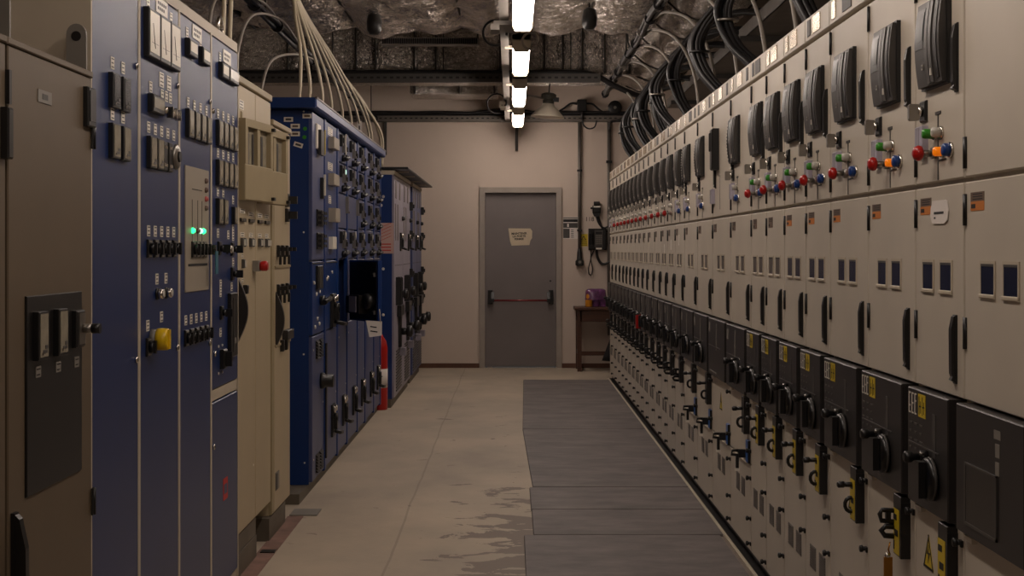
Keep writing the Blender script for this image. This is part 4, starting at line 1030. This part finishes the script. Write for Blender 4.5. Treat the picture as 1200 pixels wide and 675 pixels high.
kp = obj('keypad', MB('dark_grey').slab(-.03, .075, -.082, -.07, -.1, .105, .004).use('black_gloss').box(-.015, .06, -.085, -.081, .06, .085), t)
ks = MB('grey')
for r in range(5):
    for c in range(4): ks.box(-.014 + c*.02, .0 + c*.02, -.087, -.081, .03 - r*.024, .045 - r*.024)
obj('keys', ks, kp); obj('name_strip', MB('white_plate').box(-.01, .06, -.075, -.069, -.128, -.108), t)
obj('cord', MB('cable_black').tube(spline([(-.07, -.06, -.13), (-.075, -.05, -.25), (-.1, -.03, -.36), (-.09, -.03, -.43), (-.06, -.03, -.43), (-.05, -.03, -.36), (-.07, -.04, -.24), (-.03, -.04, -.13)]), .006, 8), t)
obj('cable', MB('cable_black').tube(spline([(.0, -.03, -.13), (.01, -.03, -.22), (.06, -.03, -.30), (.14, -.04, -.29), (.26, -.04, -.2)]), .016, 8), t)
t = thing('wall_socket', 'black industrial wall socket above the telephone', 'socket', (PX(699), WY, PZ(244)))
obj('body', MB('black').slab(-.05, .05, -.06, 0, -.06, .03, .012).prism([(-.05, -.06), (.05, -.06), (.03, -.1), (-.03, -.1)], 'xz', -.06, 0), t)
obj('lid', MB('charcoal').slab(-.035, .035, -.075, -.0, .035, .08, .01), t); obj('label', MB('white_plate').box(-.04, .045, -.064, -.058, .008, .026), t); obj('switch', MB('black').cyl((-.05, -.03, .0), 'x', .012, -.025, 10), t)
obj('cable', MB('cable_black').tube(spline([(-.0, -.03, -.09), (.02, -.03, -.17), (.07, -.03, -.235), (.13, -.03, -.23), (.18, -.03, -.15), (.2, -.03, -.05)]), .012, 8), t)
obj('cable', MB('cable_black').tube(spline([(.02, -.03, -.09), (.04, -.02, -.17), (.09, -.02, -.27), (.2, -.03, -.28)]), .012, 8), t)
t = thing('hanging_conduit', 'grey vertical conduit ending in a black plug beside the notice', 'conduit', (PX(679), WY, 0))
obj('pipe', MB('galv').cyl((0, -.03, PZ(294)), 'z', .02, PZ(140) - PZ(294), 14), t)
obj('bend', MB('galv').tube(spline([(0, -.03, PZ(142)), (-.005, -.03, PZ(136)), (-.04, -.03, PZ(132))], 6), .02, 12), t)
obj('plug', MB('black').lathe([(.02, .16), (.03, .1), (.034, .02), (.052, .0), (.052, -.05), (.03, -.06)], (0, -.04, PZ(306)), 'z', 18).cyl((0, -.05, PZ(307)), 'y', .04, -.05, 16).use('grey').cyl((0, -.1, PZ(307)), 'y', .018, -.004, 12), t)
for z in (200, 270): obj('clip', MB('black').box(-.03, .03, -.055, 0, PZ(z) - .012, PZ(z) + .012), t)
solo('wall_conduit', MB('galv').cyl((0, -.03, .4), 'z', .022, PZ(142) - .4, 14).tube(spline([(0, -.03, PZ(143)), (.02, -.03, PZ(136)), (.08, -.03, PZ(133))], 5), .022, 10).use('black').box(-.035, .035, -.06, 0, 2.5, 2.53), 'dark vertical conduit running down behind the end of the right row', 'conduit', loc=(PX(713.5), WY, 0))
solo('wall_conduit', MB('dark_grey').cyl((0, -.025, PZ(177)), 'z', .018, PZ(140) - PZ(177), 12).use('cable_cream').tube(spline([(.03, -.03, PZ(150)), (.035, -.03, PZ(156)), (.045, -.03, PZ(160))], 4), .008, 8), 'short dark conduit stub below the last ceiling lamp', 'conduit', loc=(PX(605.5), WY, 0))
# wall cable tray, cables, boxes
t = thing('wall_cable_tray', 'perforated grey cable tray along the top of the back wall', 'cable tray', (0, WY, 0))
m = MB('galv').box(-2.9, 1.62, -.12, 0, 3.0, 3.012).box(-2.9, 1.62, -.12, -.116, 3.012, 3.07); m.use('black')
sl = m.use('ink')
for k in range(70): sl.box(-2.85 + k*.062, -2.82 + k*.062, -.1215, -.119, 3.032, 3.046)
obj('tray', m, t); obj('drop_leg', MB('dark_grey').box(PX(452) - .015, PX(452) + .015, -.05, 0, 2.6, 3.0), t)
for k, (dy, dz_) in enumerate(((-.05, 3.09), (-.08, 3.10), (-.03, 3.11))):
    pts = [(-2.9 + i*.3, WY + dy + .015*math.sin(i*1.3 + k), dz_ + .012*math.sin(i*.9 + 2*k) + (.05 if i in (9, 10) and k == 1 else 0)) for i in range(16)]
    solo('wall_cable', MB('cable_black').tube(spline(pts, 4), .02, 8), 'black cable lying in the back wall tray', 'cable', 'cables in the wall tray')
t = thing('junction_box', 'black junction box above the hanging conduit', 'junction box', (PX(681.5), WY, PZ(125)))
obj('box', MB('black').slab(-.055, .055, -.17, -.0, -.07, .07, .008), t); obj('cable_gland', MB('charcoal').cyl((0, -.14, -.07), 'z', .018, -.1, 12), t)
obj('cable', MB('cable_black').tube(spline([(-.05, -.1, .02), (-.13, -.1, .03), (-.22, -.1, -.03), (-.27, -.1, -.06)]), .012, 8), t); obj('cable', MB('cable_black').tube(spline([(.05, -.1, .03), (.13, -.1, .02), (.2, -.1, -.04), (.26, -.1, -.08)]), .012, 8), t)
obj('cable', MB('cable_black').tube(spline([(.0, -.14, -.17), (.02, -.14, -.24), (.08, -.12, -.28), (.15, -.12, -.26), (.18, -.12, -.18)]), .009, 8), t)
t = thing('alarm_bell', 'round black alarm bell above the wall tray', 'bell', (PX(720), WY, PZ(127)))
obj('gong', MB('black').lathe([(.085, 0), (.085, -.022), (.074, -.03), (.03, -.034)], (0, -.07, 0), 'y', 26), t); obj('boss', MB('grey').cyl((.0, -.104, 0), 'y', .018, -.01, 12), t); obj('backplate', MB('charcoal').box(-.05, .05, -.07, 0, -.07, .07), t)
solo('cable_loop', MB('cable_black').tube(spline([(-.09, -.05, -.12), (-.085, -.06, -.03), (-.04, -.06, .0), (.05, -.06, 0), (.1, -.06, -.06), (.15, -.06, -.14), (.17, -.06, -.15), (.15, -.06, -.09), (.09, -.06, -.01), (.0, -.06, .012)], 6), .014, 8), 'black cable loop hanging from the tray near the bell', 'cable', loc=(PX(722), WY - .06, PZ(143)))
# desk, bottles, cloth
DX0, DX1, DY0, DY1, DH = .775, 1.30, 16.16, 16.62, .76
t = thing('wooden_desk', 'small brown wooden desk against the back wall', 'desk', (DX0, DY0, 0))
w, dp = DX1 - DX0, DY1 - DY0
obj('desktop', MB('wood').slab(-.03, w + .03, -.03, dp, DH - .035, DH, .006), t); obj('front_rail', MB('wood').slab(.03, w, .0, .02, DH - .17, DH - .035, .003), t)
for x in (0, w - .05):
    for y in (0, dp - .06): obj('leg', MB('wood').box(x, x + .05, y, y + .05, 0, DH - .035), t)
obj('stretcher', MB('wood').box(.05, w - .05, .01, .045, .19, .24), t); obj('side_rail', MB('wood').box(.01, .04, .05, dp - .06, .19, .24), t); obj('side_rail', MB('wood').box(w-.04, w-.01, .05, dp - .06, .19, .24), t)
t = thing('bottle_pack', 'purple shrink-wrapped pack of bottles on the wooden desk', 'bottles', (.92, 16.35, DH))
for i in range(3):
    for j in range(2):
        b = MB('juice' if i == 0 else 'purple_film').lathe([(.038, 0), (.04, .01), (.04, .13), (.032, .165), (.014, .185), (.014, .195)], (0, 0, 0), 'z', 16)
        bo = obj('bottle', b, t, (.0 + i*.085, j*.085, 0)); obj('cap', MB('purple_film').cyl((0, 0, .194), 'z', .017, .016, 12), bo)
wr = MB('purple_film'); n = 14
def wrapsec(z, g, wob): return [(.085 + (.13 + g)*math.copysign(abs(math.cos(a))**.45, math.cos(a)) + wob*math.sin(a*5), .0425 + (.088 + g)*math.copysign(abs(math.sin(a))**.45, math.sin(a)), z) for a in [2*PI*k/24 for k in range(24)]]
vs = []; lv = [(.085, 0, 0), (.12, -.003, .003), (.17, -.006, .004), (.198, -.012, .006), (.216, -.05, .008)]
for z, g, wob in lv: vs += wrapsec(z, g, wob)
wr.add(vs, [(r*24 + k, r*24 + (k+1) % 24, (r+1)*24 + (k+1) % 24, (r+1)*24 + k) for r in range(len(lv)-1) for k in range(24)] + [tuple(96 + k for k in range(24))], True)
obj('film', wr, t, label='crinkled purple plastic film')
solo('cloth_bag', MB('cloth').add(*(lambda n: ([(.0 + (.03 + .15*(1-k/8))*math.cos(a) * (1 + .10*math.sin(a*5 + k*.3)), (.045)*math.sin(a)*(1 + .3*math.sin(a*3)), .55*k/8) for k in range(9) for a in [2*PI*i/n for i in range(n)]],
     [(k*n + i, k*n + (i+1) % n, (k+1)*n + (i+1) % n, (k+1)*n + i) for k in range(8) for i in range(n)] + [tuple(range(n))[::-1], tuple(8*n + i for i in range(n))]))(24), True), 'black cloth bag hanging in front of the right end of the desk', 'bag', loc=(1.25, 16.105, .125), rot=(0, .05, 0))
# ------------------------------------------------------------------ floor mats
def mat_piece(y0, y1, x0, x1, label, x0b=None):
    x0b = x0 if x0b is None else x0b
    m = MB('mat_rubber'); h = .012
    m.add([(x0, y0, .0005), (x1, y0, .0005), (x1, y1, .0005), (x0b, y1, .0005), (x0 + .004, y0 + .004, h), (x1, y0 + .004, h), (x1, y1 - .004, h), (x0b + .004, y1 - .004, h)], [(3, 2, 1, 0), (4, 5, 6, 7), (0, 1, 5, 4), (1, 2, 6, 5), (2, 3, 7, 6), (3, 0, 4, 7)])
    return solo('floor_mat', m, label, 'floor mat', 'grey mats along the right row')
mat_piece(4.4, 6.875, .060, 1.045, 'dark grey floor mat nearest the camera, cut by the bottom edge of the photo')
mat_piece(6.885, 7.545, .108, 1.064, 'short grey floor mat second from the camera')
mat_piece(7.555, 8.255, .105, 1.064, 'short grey floor mat third from the camera, with pale scuffs')
mat_piece(8.27, 10.93, .125, 1.066, 'long dark grey floor mat in the middle of the strip', .085)
mat_piece(10.94, 15.05, .085, 1.066, 'longest dark grey floor mat, nearest the door', .125)

# ------------------------------------------------------------------ ceiling lamps on their rail
def top_at(y): return 3.26 if 7.25 < y < 11.8 else (3.24 if 13.95 < y < 15.05 else HC)
RAIL = t = thing('lighting_rail', 'grey lighting rail running along the ceiling beside the lamps', 'rail', (-.055, 0, 0))
obj('rail', MB('galv').box(-.03, .03, 2.0, 16.5, 3.0, 3.055), t)
for y in (3.4, 7.2, 10.2, 13.0, 16.2): obj('hanger_rod', MB('rod').cyl((0, y, 3.055), 'z', .006, top_at(y) - 3.056, 8), t)
obj('crossing_box', MB('galv').box(-.07, .10, 9.25, 9.6, 2.97, 3.0).box(-.09, -.03, 9.2, 9.4, 2.93, 2.97), t)
obj('rail_box', MB('beige_trim').box(-.07, -.01, 14.3, 14.55, 2.93, 2.999).use('ink').box(-.055, -.045, 14.298, 14.3, 2.95, 2.965).box(-.03, -.02, 14.298, 14.3, 2.95, 2.965), t)
LAMPS = [(.1, 1.7), (2.6, 4.2), (5.1, 6.7), (7.5, 9.14), (10.0, 11.5), (12.3, 14.0), (14.75, 16.3)]  # first three are unseen, added to the row to light the near cabinets
LL = ['unseen ceiling lamp added above the camera', 'unseen ceiling lamp added overhead, before the frame', 'unseen ceiling lamp added overhead, just out of frame', 'nearest glowing ribbed ceiling lamp, cut by the top of the photo', 'second glowing ceiling lamp from the camera', 'third glowing ceiling lamp from the camera', 'farthest and smallest glowing ceiling lamp']
for (a, b), lb in zip(LAMPS, LL):
    t = thing('ceiling_lamp', lb, 'lamp', (.07, a, 2.95), 0, 'lamps along the ceiling rail'); L = b - a
    obj('housing', MB('batten_grey').box(-.066, .066, 0, L, .034, .075), t)
    df = MB('diffuser'); n = 11; pr = []
    for k in range(n):
        u = k / (n-1); x = -.066 + .132*u; z = .022 - .067 * (1 - abs(2*u - 1)**3.2) + (.0022 if k % 2 else 0); pr.append((x, z))
    pr += [(.064, .034), (-.064, .034)]
    df.prism(pr, 'xz', .05, L - .05, False); obj('diffuser', df, t, label='glowing ribbed diffuser')
    for y in (0, L - .049): obj('end_cap', MB('batten_grey').prism([(-.07, .075), (.07, .075), (.066, -.02), (.05, -.05), (-.05, -.05), (-.066, -.02)], 'xz', y, y + .049), t)
    obj('bracket', MB('beige_trim').box(-.125, -.069, L*.3, L*.3 + .05, .04, .06), t); obj('hanger_rod', MB('rod').cyl((0, L*.7, .075), 'z', .006, top_at(a + L*.7) - 3.027, 8), t)
for (x, z, y, r, c, lb) in ((-.12, 2.98, 9.6, .085, 'cable_black', 'black cable loop beside the lighting rail, above the second lamp'), (-.16, 2.97, 14.2, .1, 'cable_black', 'black cable loop beside the lighting rail, at the third lamp'), (.13, 2.94, 9.7, .055, 'cable_grey', 'pale cable loop hanging between the first two lamps')):
    pts = [(x + r*math.cos(a), y + .02*a, z + r*math.sin(a)) for a in [(-.1 + 1.75*k/18)*PI for k in range(19)]]
    cl = obj('cable_loop', MB(c).tube([(p[0] + .055, p[1], p[2]) for p in pts], .009, 8), RAIL)
# bell-shaped floodlight
t = thing('pendant_lamp', 'pale bell-shaped industrial lamp hanging right of the ceiling lamps', 'lamp', (.375, 14.5, 2.85)); t.rotation_euler = (0, .07, 0)
obj('shade', MB('lampshade').lathe([(.178, .0), (.172, .015), (.11, .085), (.072, .115), (.062, .145), (.056, .145), (.066, .11), (.104, .075), (.166, .008)], (0, 0, 0), 'z', 32), t)
obj('body', MB('lamp_body').lathe([(.058, .135), (.062, .18), (.05, .185), (.05, .20), (.08, .206), (.08, .245), (.05, .26)], (0, 0, 0), 'z', 20), t)
obj('bracket', MB('black').box(.05, .11, -.03, .03, .17, .215), t); obj('arm', MB('steel').tube([(-.05, 0, .20), (-.2, 0, .22), (-.36, -.02, .18)], .012, 8), t); obj('hook', MB('rod').cyl((0, 0, .26), 'z', .008, .125, 8), t)

# ------------------------------------------------------------------ foil-wrapped ducts
def pillow(x0, x1, y0, y1, z, nx, ny, seams, amp, seed, edge=.1):
    """underside of a wrapped duct: sags between straps and rounds up at its ends"""
    vs, fs = [], []
    for j in range(ny + 1):
        for i in range(nx + 1):
            x = x0 + (x1-x0)*i/nx; y = y0 + (y1-y0)*j/ny
            s = min(abs(x - q) for q in seams)
            d = -amp * min(1, s / .22) ** .6 + .05 * noise.noise((x*3 + seed, y*2.4, 1)) + .02 * noise.noise((x*9, y*8 + seed, 3))
            e = max(0, 1 - (y1 - y) / edge); e2 = max(0, 1 - (y - y0) / edge)
            vs.append((x, y, z + d + .12*e*e + .12*e2*e2))
    for j in range(ny):
        for i in range(nx):
            a = j*(nx+1) + i; fs.append((a, a+1, a+nx+2, a+nx+1))
    return vs, fs
def duct_under(name, label, x0, x1, y0, y1, z0, z1, seams, amp, seed, m='foil'):
    t = thing(name, label, 'duct', ((x0+x1)/2, y0, z0), 0)
    cx = (x0+x1)/2
    def sh(vs): return [(x-cx, y-y0, z-z0) for x, y, z in vs]
    vs, fs = pillow(x0, x1, y0, y1, z0 + amp*.6, 110, 80, seams, amp, seed, .16)
    mb = MB(m); mb.add(sh(vs), fs, True); obj('wrapped_underside', mb, t)
    obj('casing', MB(m).box(x0-cx, x1-cx, .03, y1-y0-.03, .16, z1-z0), t)
    for s in seams: obj('strap', MB('rod').box(s-cx-.008, s-cx+.008, .0, y1-y0-.05, amp*.6 - .012, amp*.6 + .004), t)
    return t
A = duct_under('foil_duct', 'broad foil-wrapped duct across the ceiling, nearest the camera', -2.5, 1.12, 7.3, 11.75, 3.3, 3.74, (-2.2, -1.32, -.42, .0, .62), .075, 3)
# the second duct shows its upright face
def face_duct(name, label, x0, x1, y, dp, z0, z1, seams, amp, seed, m='foil_fine'):
    t = thing(name, label, 'duct', ((x0+x1)/2, y, z0)); cx = (x0+x1)/2; nx, nz = 170, 26; vs, fs = [], []
    for j in range(nz + 1):
        for i in range(nx + 1):
            x = x0 + (x1-x0)*i/nx; z = z0 + (z1-z0)*j/nz; s = min(abs(x-q) for q in seams)
            d = -amp*min(1, s/.15)**.6 * math.sin(PI*min(1, max(0, (z-z0)/(z1-z0))))**.5 + .03*noise.noise((x*4+seed, z*5, 2)) + .015*noise.noise((x*13, z*13+seed, 5))
            vs.append((x-cx, d, z-z0))
    for j in range(nz):
        for i in range(nx): a = j*(nx+1)+i; fs.append((a, a+1, a+nx+2, a+nx+1))
    mb = MB(m); mb.add(vs, fs, True); obj('wrapped_face', mb, t); obj('casing', MB(m).box(x0-cx, x1-cx, .05, dp, 0.0, z1-z0), t)
    for s in seams: obj('strap', MB('rod').box(s-cx-.008, s-cx+.008, -.03, .05, 0, z1-z0), t)
    return t
face_duct('foil_duct', 'second foil-wrapped duct, showing its upright face beyond the nearest one', -3.1, 1.42, 14.0, 1.0, 3.245, 3.72, (-2.9, -2.3, -2.05, -1.6, -1.4, -1.0, -.78, -.12, .12, .33, .52, .72, .95, 1.2), .05, 9)
face_duct('foil_duct', 'short low foil-wrapped duct section in front of the back wall', -1.16, -.16, 15.5, .6, 3.215, 3.33, (-1.1, -.6, -.2), .02, 21)
for x in (-.44, .06, .44): obj('hanger_rod', MB('rod').cyl((x, .3, .115), 'z', .006, HC - 3.332, 8), bpy.data.objects['foil_duct.002'])
# long duct above the right row
def long_duct():
    t = thing('foil_duct', 'crumpled foil duct running lengthwise above the right row', 'duct', (1.1, 4.0, 3.2)); nx, ny = 30, 200; vs, fs = [], []
    for j in range(ny + 1):
        for i in range(nx + 1):
            u = i/nx; a = PI*1.15*u - PI*.2; y = 11.8*j/ny
            r = .36 + .05*noise.noise((u*4, y*1.5, 7)) + .05*noise.noise((u*9, y*5, 2)) + .02*noise.noise((u*20, y*14, 3)) - .05*max(0, 1 - abs(((y + .2) % .9) - .45)/.06)
            vs.append((.42 - r*1.05*math.cos(a), y, .33 - r*.9*math.sin(a)))
    for j in range(ny):
        for i in range(nx): a = j*(nx+1)+i; fs.append((a, a+1, a+nx+2, a+nx+1))
    mb = MB('foil_fine'); mb.add(vs, fs, True); obj('wrapped_skin', mb, t)
    for k in range(12): 
        pts = [(.42 - .385*1.05*math.cos(a), .7 + k*.95, .33 - .385*.9*math.sin(a)) for a in [PI*(-.15 + 1.1*q/10) for q in range(11)]]
        obj('strap', MB('rod').tube(pts, .008, 6), t)
long_duct()
# louvre under the far edge of the first duct
t = thing('air_grille', 'dark slotted air grille below the far edge of the nearest duct', 'air grille', (-.72, 11.9, 3.235))
obj('frame', MB('galv').box(-.42, .42, .02, .12, 0, .06).box(-.42, .42, 0, .02, .052, .06).box(-.42, .42, 0, .02, 0, .008), t); gl = MB('black')
for k in range(44): gl.box(-.41 + k*.019, -.40 + k*.019, .0, .02, .008, .052)
obj('fins', gl, t)
for x, z in ((-.42, 0), (.42, 0)): obj('hanger', MB('rod').cyl((x, .07, .06), 'z', .006, HC-3.235-.062, 8), t)
# perforated tray crossing the room below the second duct
t = thing('cable_tray', 'dark perforated cable tray crossing below the second foil duct', 'cable tray', (0, 13.9, 0))
m = MB('dark_grey').box(-2.9, .9, -.02, .06, 3.15, 3.158).box(-2.9, .9, -.022, -.016, 3.158, 3.235); sl = m.use('ink')
for k in range(56): sl.box(-2.85 + k*.067, -2.815 + k*.067, -.0236, -.0218, 3.185, 3.205)
obj('tray', m, t)
for x in (-2.1, -.7, .6): obj('hanger_rod', MB('rod').cyl((x, .03, 3.235), 'z', .006, HC - 3.236, 8), t)
obj('cables', MB('cable_black').tube(spline([(-2.9, .01, 3.245), (-1.5, .02, 3.25), (0, .01, 3.245), (.6, .01, 3.25), (.85, .02, 3.22), (1.05, .05, 3.12), (1.3, .1, 3.02), (1.5, .2, 2.98)], 6), .03, 8), t)
# hanging pipe clamps
for i, (x, y, z) in enumerate(((-1.06, 10.5, 3.19), (.59, 10.4, 3.21))):
    t = thing('pipe_hanger', ('black pipe hanger with rod left of the air grille', 'black pipe hanger with rod right of the lamps')[i], 'hanger', (x, y, z))
    obj('clamp', MB('black').lathe([(.03, -.09), (.055, -.06), (.06, .0), (.05, .06), (.02, .08)], (0, 0, 0), 'z', 12), t); obj('rod', MB('rod').cyl((0, 0, .08), 'z', .007, .06, 8), t)
# bundle rails running lengthwise
def bundle_rail(label, x, z, ya, yb, r):
    t = thing('cable_bundle', label, 'cable bundle', (x, ya, z))
    for k in range(3):
        pts = [(.02*math.cos(k*2.1) + .008*math.sin(i*1.1 + k), (yb-ya)*i/22, .02*math.sin(k*2.1) + .01*math.sin(i*.8 + k)) for i in range(23)]
        obj('cable', MB('cable_black').tube(spline(pts, 3), r, 8), t)
    for i in range(14): obj('cable_tie', MB('steel' if i % 3 == 0 else 'black').cyl((0, .25 + (yb-ya-.5)*i/13, 0), 'y', r*2 + .012, .03, 12), t)
    for i in range(4): obj('hanger_rod', MB('rod').cyl((0, .6 + (yb-ya-1.2)*i/3, .02), 'z', .006, top_at(ya + .6 + (yb-ya-1.2)*i/3) - z - .022, 8), t)
bundle_rail('tied black cable bundle running lengthwise above the left cabinets', -1.62, 2.99, 5.0, 16.3, .016)
bundle_rail('tied black cable bundle running lengthwise beside the crumpled foil duct', 1.05, 3.2, 7.0, 15.6, .016)
# tray above the right row
t = thing('cable_tray', 'grey cable tray running lengthwise above the right row', 'cable tray', (1.75, 3.0, 3.04))
obj('tray', MB('galv').box(0, .005, 0, 12.4, 0, .10).box(0, .5, 0, 12.4, 0, .006).box(.495, .5, 0, 12.4, 0, .10), t)
for i in range(6): obj('hanger_rod', MB('rod').cyl((.25, .6 + i*2.2, .006), 'z', .008, HC - 3.048, 8), t); obj('cross_bar', MB('dark_grey').box(-.05, .55, .58 + i*2.2, .63 + i*2.2, -.04, 0), t)

# ------------------------------------------------------------------ cables
# black power cables rising from the right row in bundles
BU = [(5.15, 6, .03), (5.75, 6, .0), (7.05, 6, .12), (8.25, 7, .10), (9.75, 5, .05), (10.6, 6, .12), (11.3, 5, .02), (11.9, 5, .1), (12.7, 5, .06), (13.5, 5, .1), (14.3, 4, .06)]
BN = ['nearest', 'second', 'third', 'fourth', 'fifth', 'sixth', 'seventh', 'eighth', 'ninth', 'tenth', 'farthest']
for q, (yb, n, lean) in enumerate(BU):
    for k in range(n):
        ox, oy = .026*(k % 3) - .02, .03*(k // 3) - .02 + .008*random.random(); j = random.uniform(-.02, .02)
        pts = [(1.33 + ox, yb + oy, 2.2), (1.30 + ox, yb + .05 + oy, 2.36), (1.24 - lean*.5 + ox, yb + .16 + lean + oy, 2.56), (1.22 - lean*.6 + ox + j, yb + .24 + lean + oy, 2.78), (1.32 + ox, yb + .2 + lean*.6 + oy, 3.0 + j), (1.58 + ox, yb + .05 + oy, 3.13 + .02*(k//3)), (1.9 + ox, yb - .1 + oy, 3.10 + .03*(k % 3))]
        solo('power_cable', MB('cable_black').tube(spline(pts, 7), .0165, 8), 'black cable in the %s bundle rising from the right row' % BN[q], 'cable', 'black cables, %s bundle' % BN[q])
    tp = [(1.30, yb + .06, 2.40), (1.23 - lean*.55, yb + .22 + lean, 2.68)]
    for i, p in enumerate(tp): solo('cable_tie', MB('steel' if (q + i) % 3 == 0 else 'black').lathe([(.062, 0), (.064, .004), (.064, .01), (.062, .014)], (0, 0, 0), 'z', 16), ('lower', 'upper')[i] + ' tie band around the %s black cable bundle' % BN[q], 'cable tie', 'cable ties on the black bundles', loc=p)
solo('foil_sleeve', MB('tag_foil').lathe([(.075, 0), (.078, .02), (.076, .16), (.066, .2)], (0, 0, 0), 'z', 20), 'shiny foil sleeve around the foot of a black cable bundle', 'sleeve', loc=(1.315, 8.27, 2.22), rot=(-.12, -.08, 0))
# thin pale conduits from the lengthwise bundle down to the right row
for q, ye in enumerate((6.0, 6.75, 7.6, 8.4, 9.2, 10.0, 11.0, 12.0, 13.0)):
    pts = [(1.07, ye + 2.0, 3.2), (1.12, ye + 1.5, 3.17), (1.2, ye + .75, 2.98), (1.26, ye + .25, 2.66), (1.28, ye, 2.2)]
    solo('flexible_conduit', MB('cable_grey').tube(spline(pts, 8), .011, 8), 'thin grey conduit curving down to the right row, %s from the near end' % (['first'] + ORD[1:])[q], 'conduit', 'thin conduits over the right row')
# cream cables from one point down to the blue switchboard
for q, (ye, x) in enumerate(((8.2, -1.27), (8.45, -1.25), (9.0, -1.25), (9.45, -1.25), (10.05, -1.25), (10.6, -1.25), (11.2, -1.25), (11.9, -1.25))):
    dy = ye - 8.55
    pts = [(-1.39, 8.5, 3.17), (-1.37, 8.6 + .12*dy, 3.02), (-1.33, 8.58 + .52*dy, 2.86), (-1.28, 8.56 + .87*dy, 2.66), (x, ye, 2.47), (x - .01, ye, 2.335)]
    solo('cream_cable', MB('cable_cream').tube(spline(pts, 8), .0105, 8), 'cream cable dropping onto the blue canopy, %s from the near end' % (['first'] + ORD[1:])[q], 'cable', 'cream cables over the blue switchboard')
for q, (ye, sx) in enumerate(((12.34, -1.27), (12.6, -1.2), (12.75, -1.23))):
    pts = [(-1.5, ye - 1.2, 3.0), (-1.42, ye - .9, 2.9), (-1.32, ye - .35, 2.74), (sx, ye - .02, 2.5), (sx + .0, ye, 2.21 if q else 2.21)]
    solo('cream_cable', MB('cable_cream').tube(spline(pts, 8), .012, 8), ['cream cable bending down in the gap between the blue banks', 'cream cable dropping to the near edge of the far blue cabinets', 'cream cable dropping to the far blue cabinets, farthest one'][q], 'cable', 'cream cables over the far cabinets')
solo('cable_tag', MB('paper').box(-.02, .02, -.002, 0, -.06, .06).use('ink').box(-.005, .005, -.003, -.002, -.02, .02), 'white tag on a cream cable above the blue canopy', 'tag', loc=(-1.25, 11.18, 2.44))
# conduits of the navy and cream cabinets
for q, (pts, lb) in enumerate((
    ([(-1.40, 6.55, 3.2), (-1.38, 6.5, 2.9), (-1.36, 6.45, 2.6), (-1.37, 6.4, 2.2)], 'cream cable dropping behind the navy panels, left of two'),
    ([(-1.40, 6.8, 3.2), (-1.37, 6.7, 2.9), (-1.36, 6.6, 2.6), (-1.36, 6.55, 2.2)], 'cream cable dropping behind the navy panels, right of two'),
    ([(-1.6, 9.5, 3.0), (-1.55, 8.6, 2.99), (-1.45, 7.3, 2.82), (-1.4, 6.4, 2.6), (-1.38, 6.2, 2.2)], 'grey conduit arching to the cream cabinet, uppermost of three'),
    ([(-1.6, 10.2, 3.0), (-1.52, 9.0, 2.96), (-1.4, 7.4, 2.72), (-1.34, 6.7, 2.45), (-1.33, 6.6, 2.2)], 'grey conduit arching to the cream cabinet, middle of three'),
    ([(-1.6, 11.0, 2.98), (-1.5, 9.6, 2.82), (-1.38, 7.9, 2.55), (-1.32, 7.2, 2.3), (-1.32, 7.1, 2.08)], 'grey conduit arching to the narrow cream cabinet, lowest of three'))):
    solo('flexible_conduit', MB('cable_cream' if q < 2 else 'cable_grey').tube(spline(pts, 9), .0105 if q < 2 else .008, 8), lb, 'conduit', 'conduits over the near left cabinets')

# ------------------------------------------------------------------ world and view
w = bpy.data.worlds.new('world'); SC.world = w; w.use_nodes = True
w.node_tree.nodes['Background'].inputs[0].default_value = (0.02, 0.018, 0.016, 1); w.node_tree.nodes['Background'].inputs[1].default_value = 1.0
SC.view_settings.view_transform = 'Standard'; SC.view_settings.look = 'None'; SC.view_settings.gamma = 1.0
SC.view_settings.use_curve_mapping = False; SC.view_settings.exposure = 1.3
SC.cycles.max_bounces = 8; SC.cycles.diffuse_bounces = 4
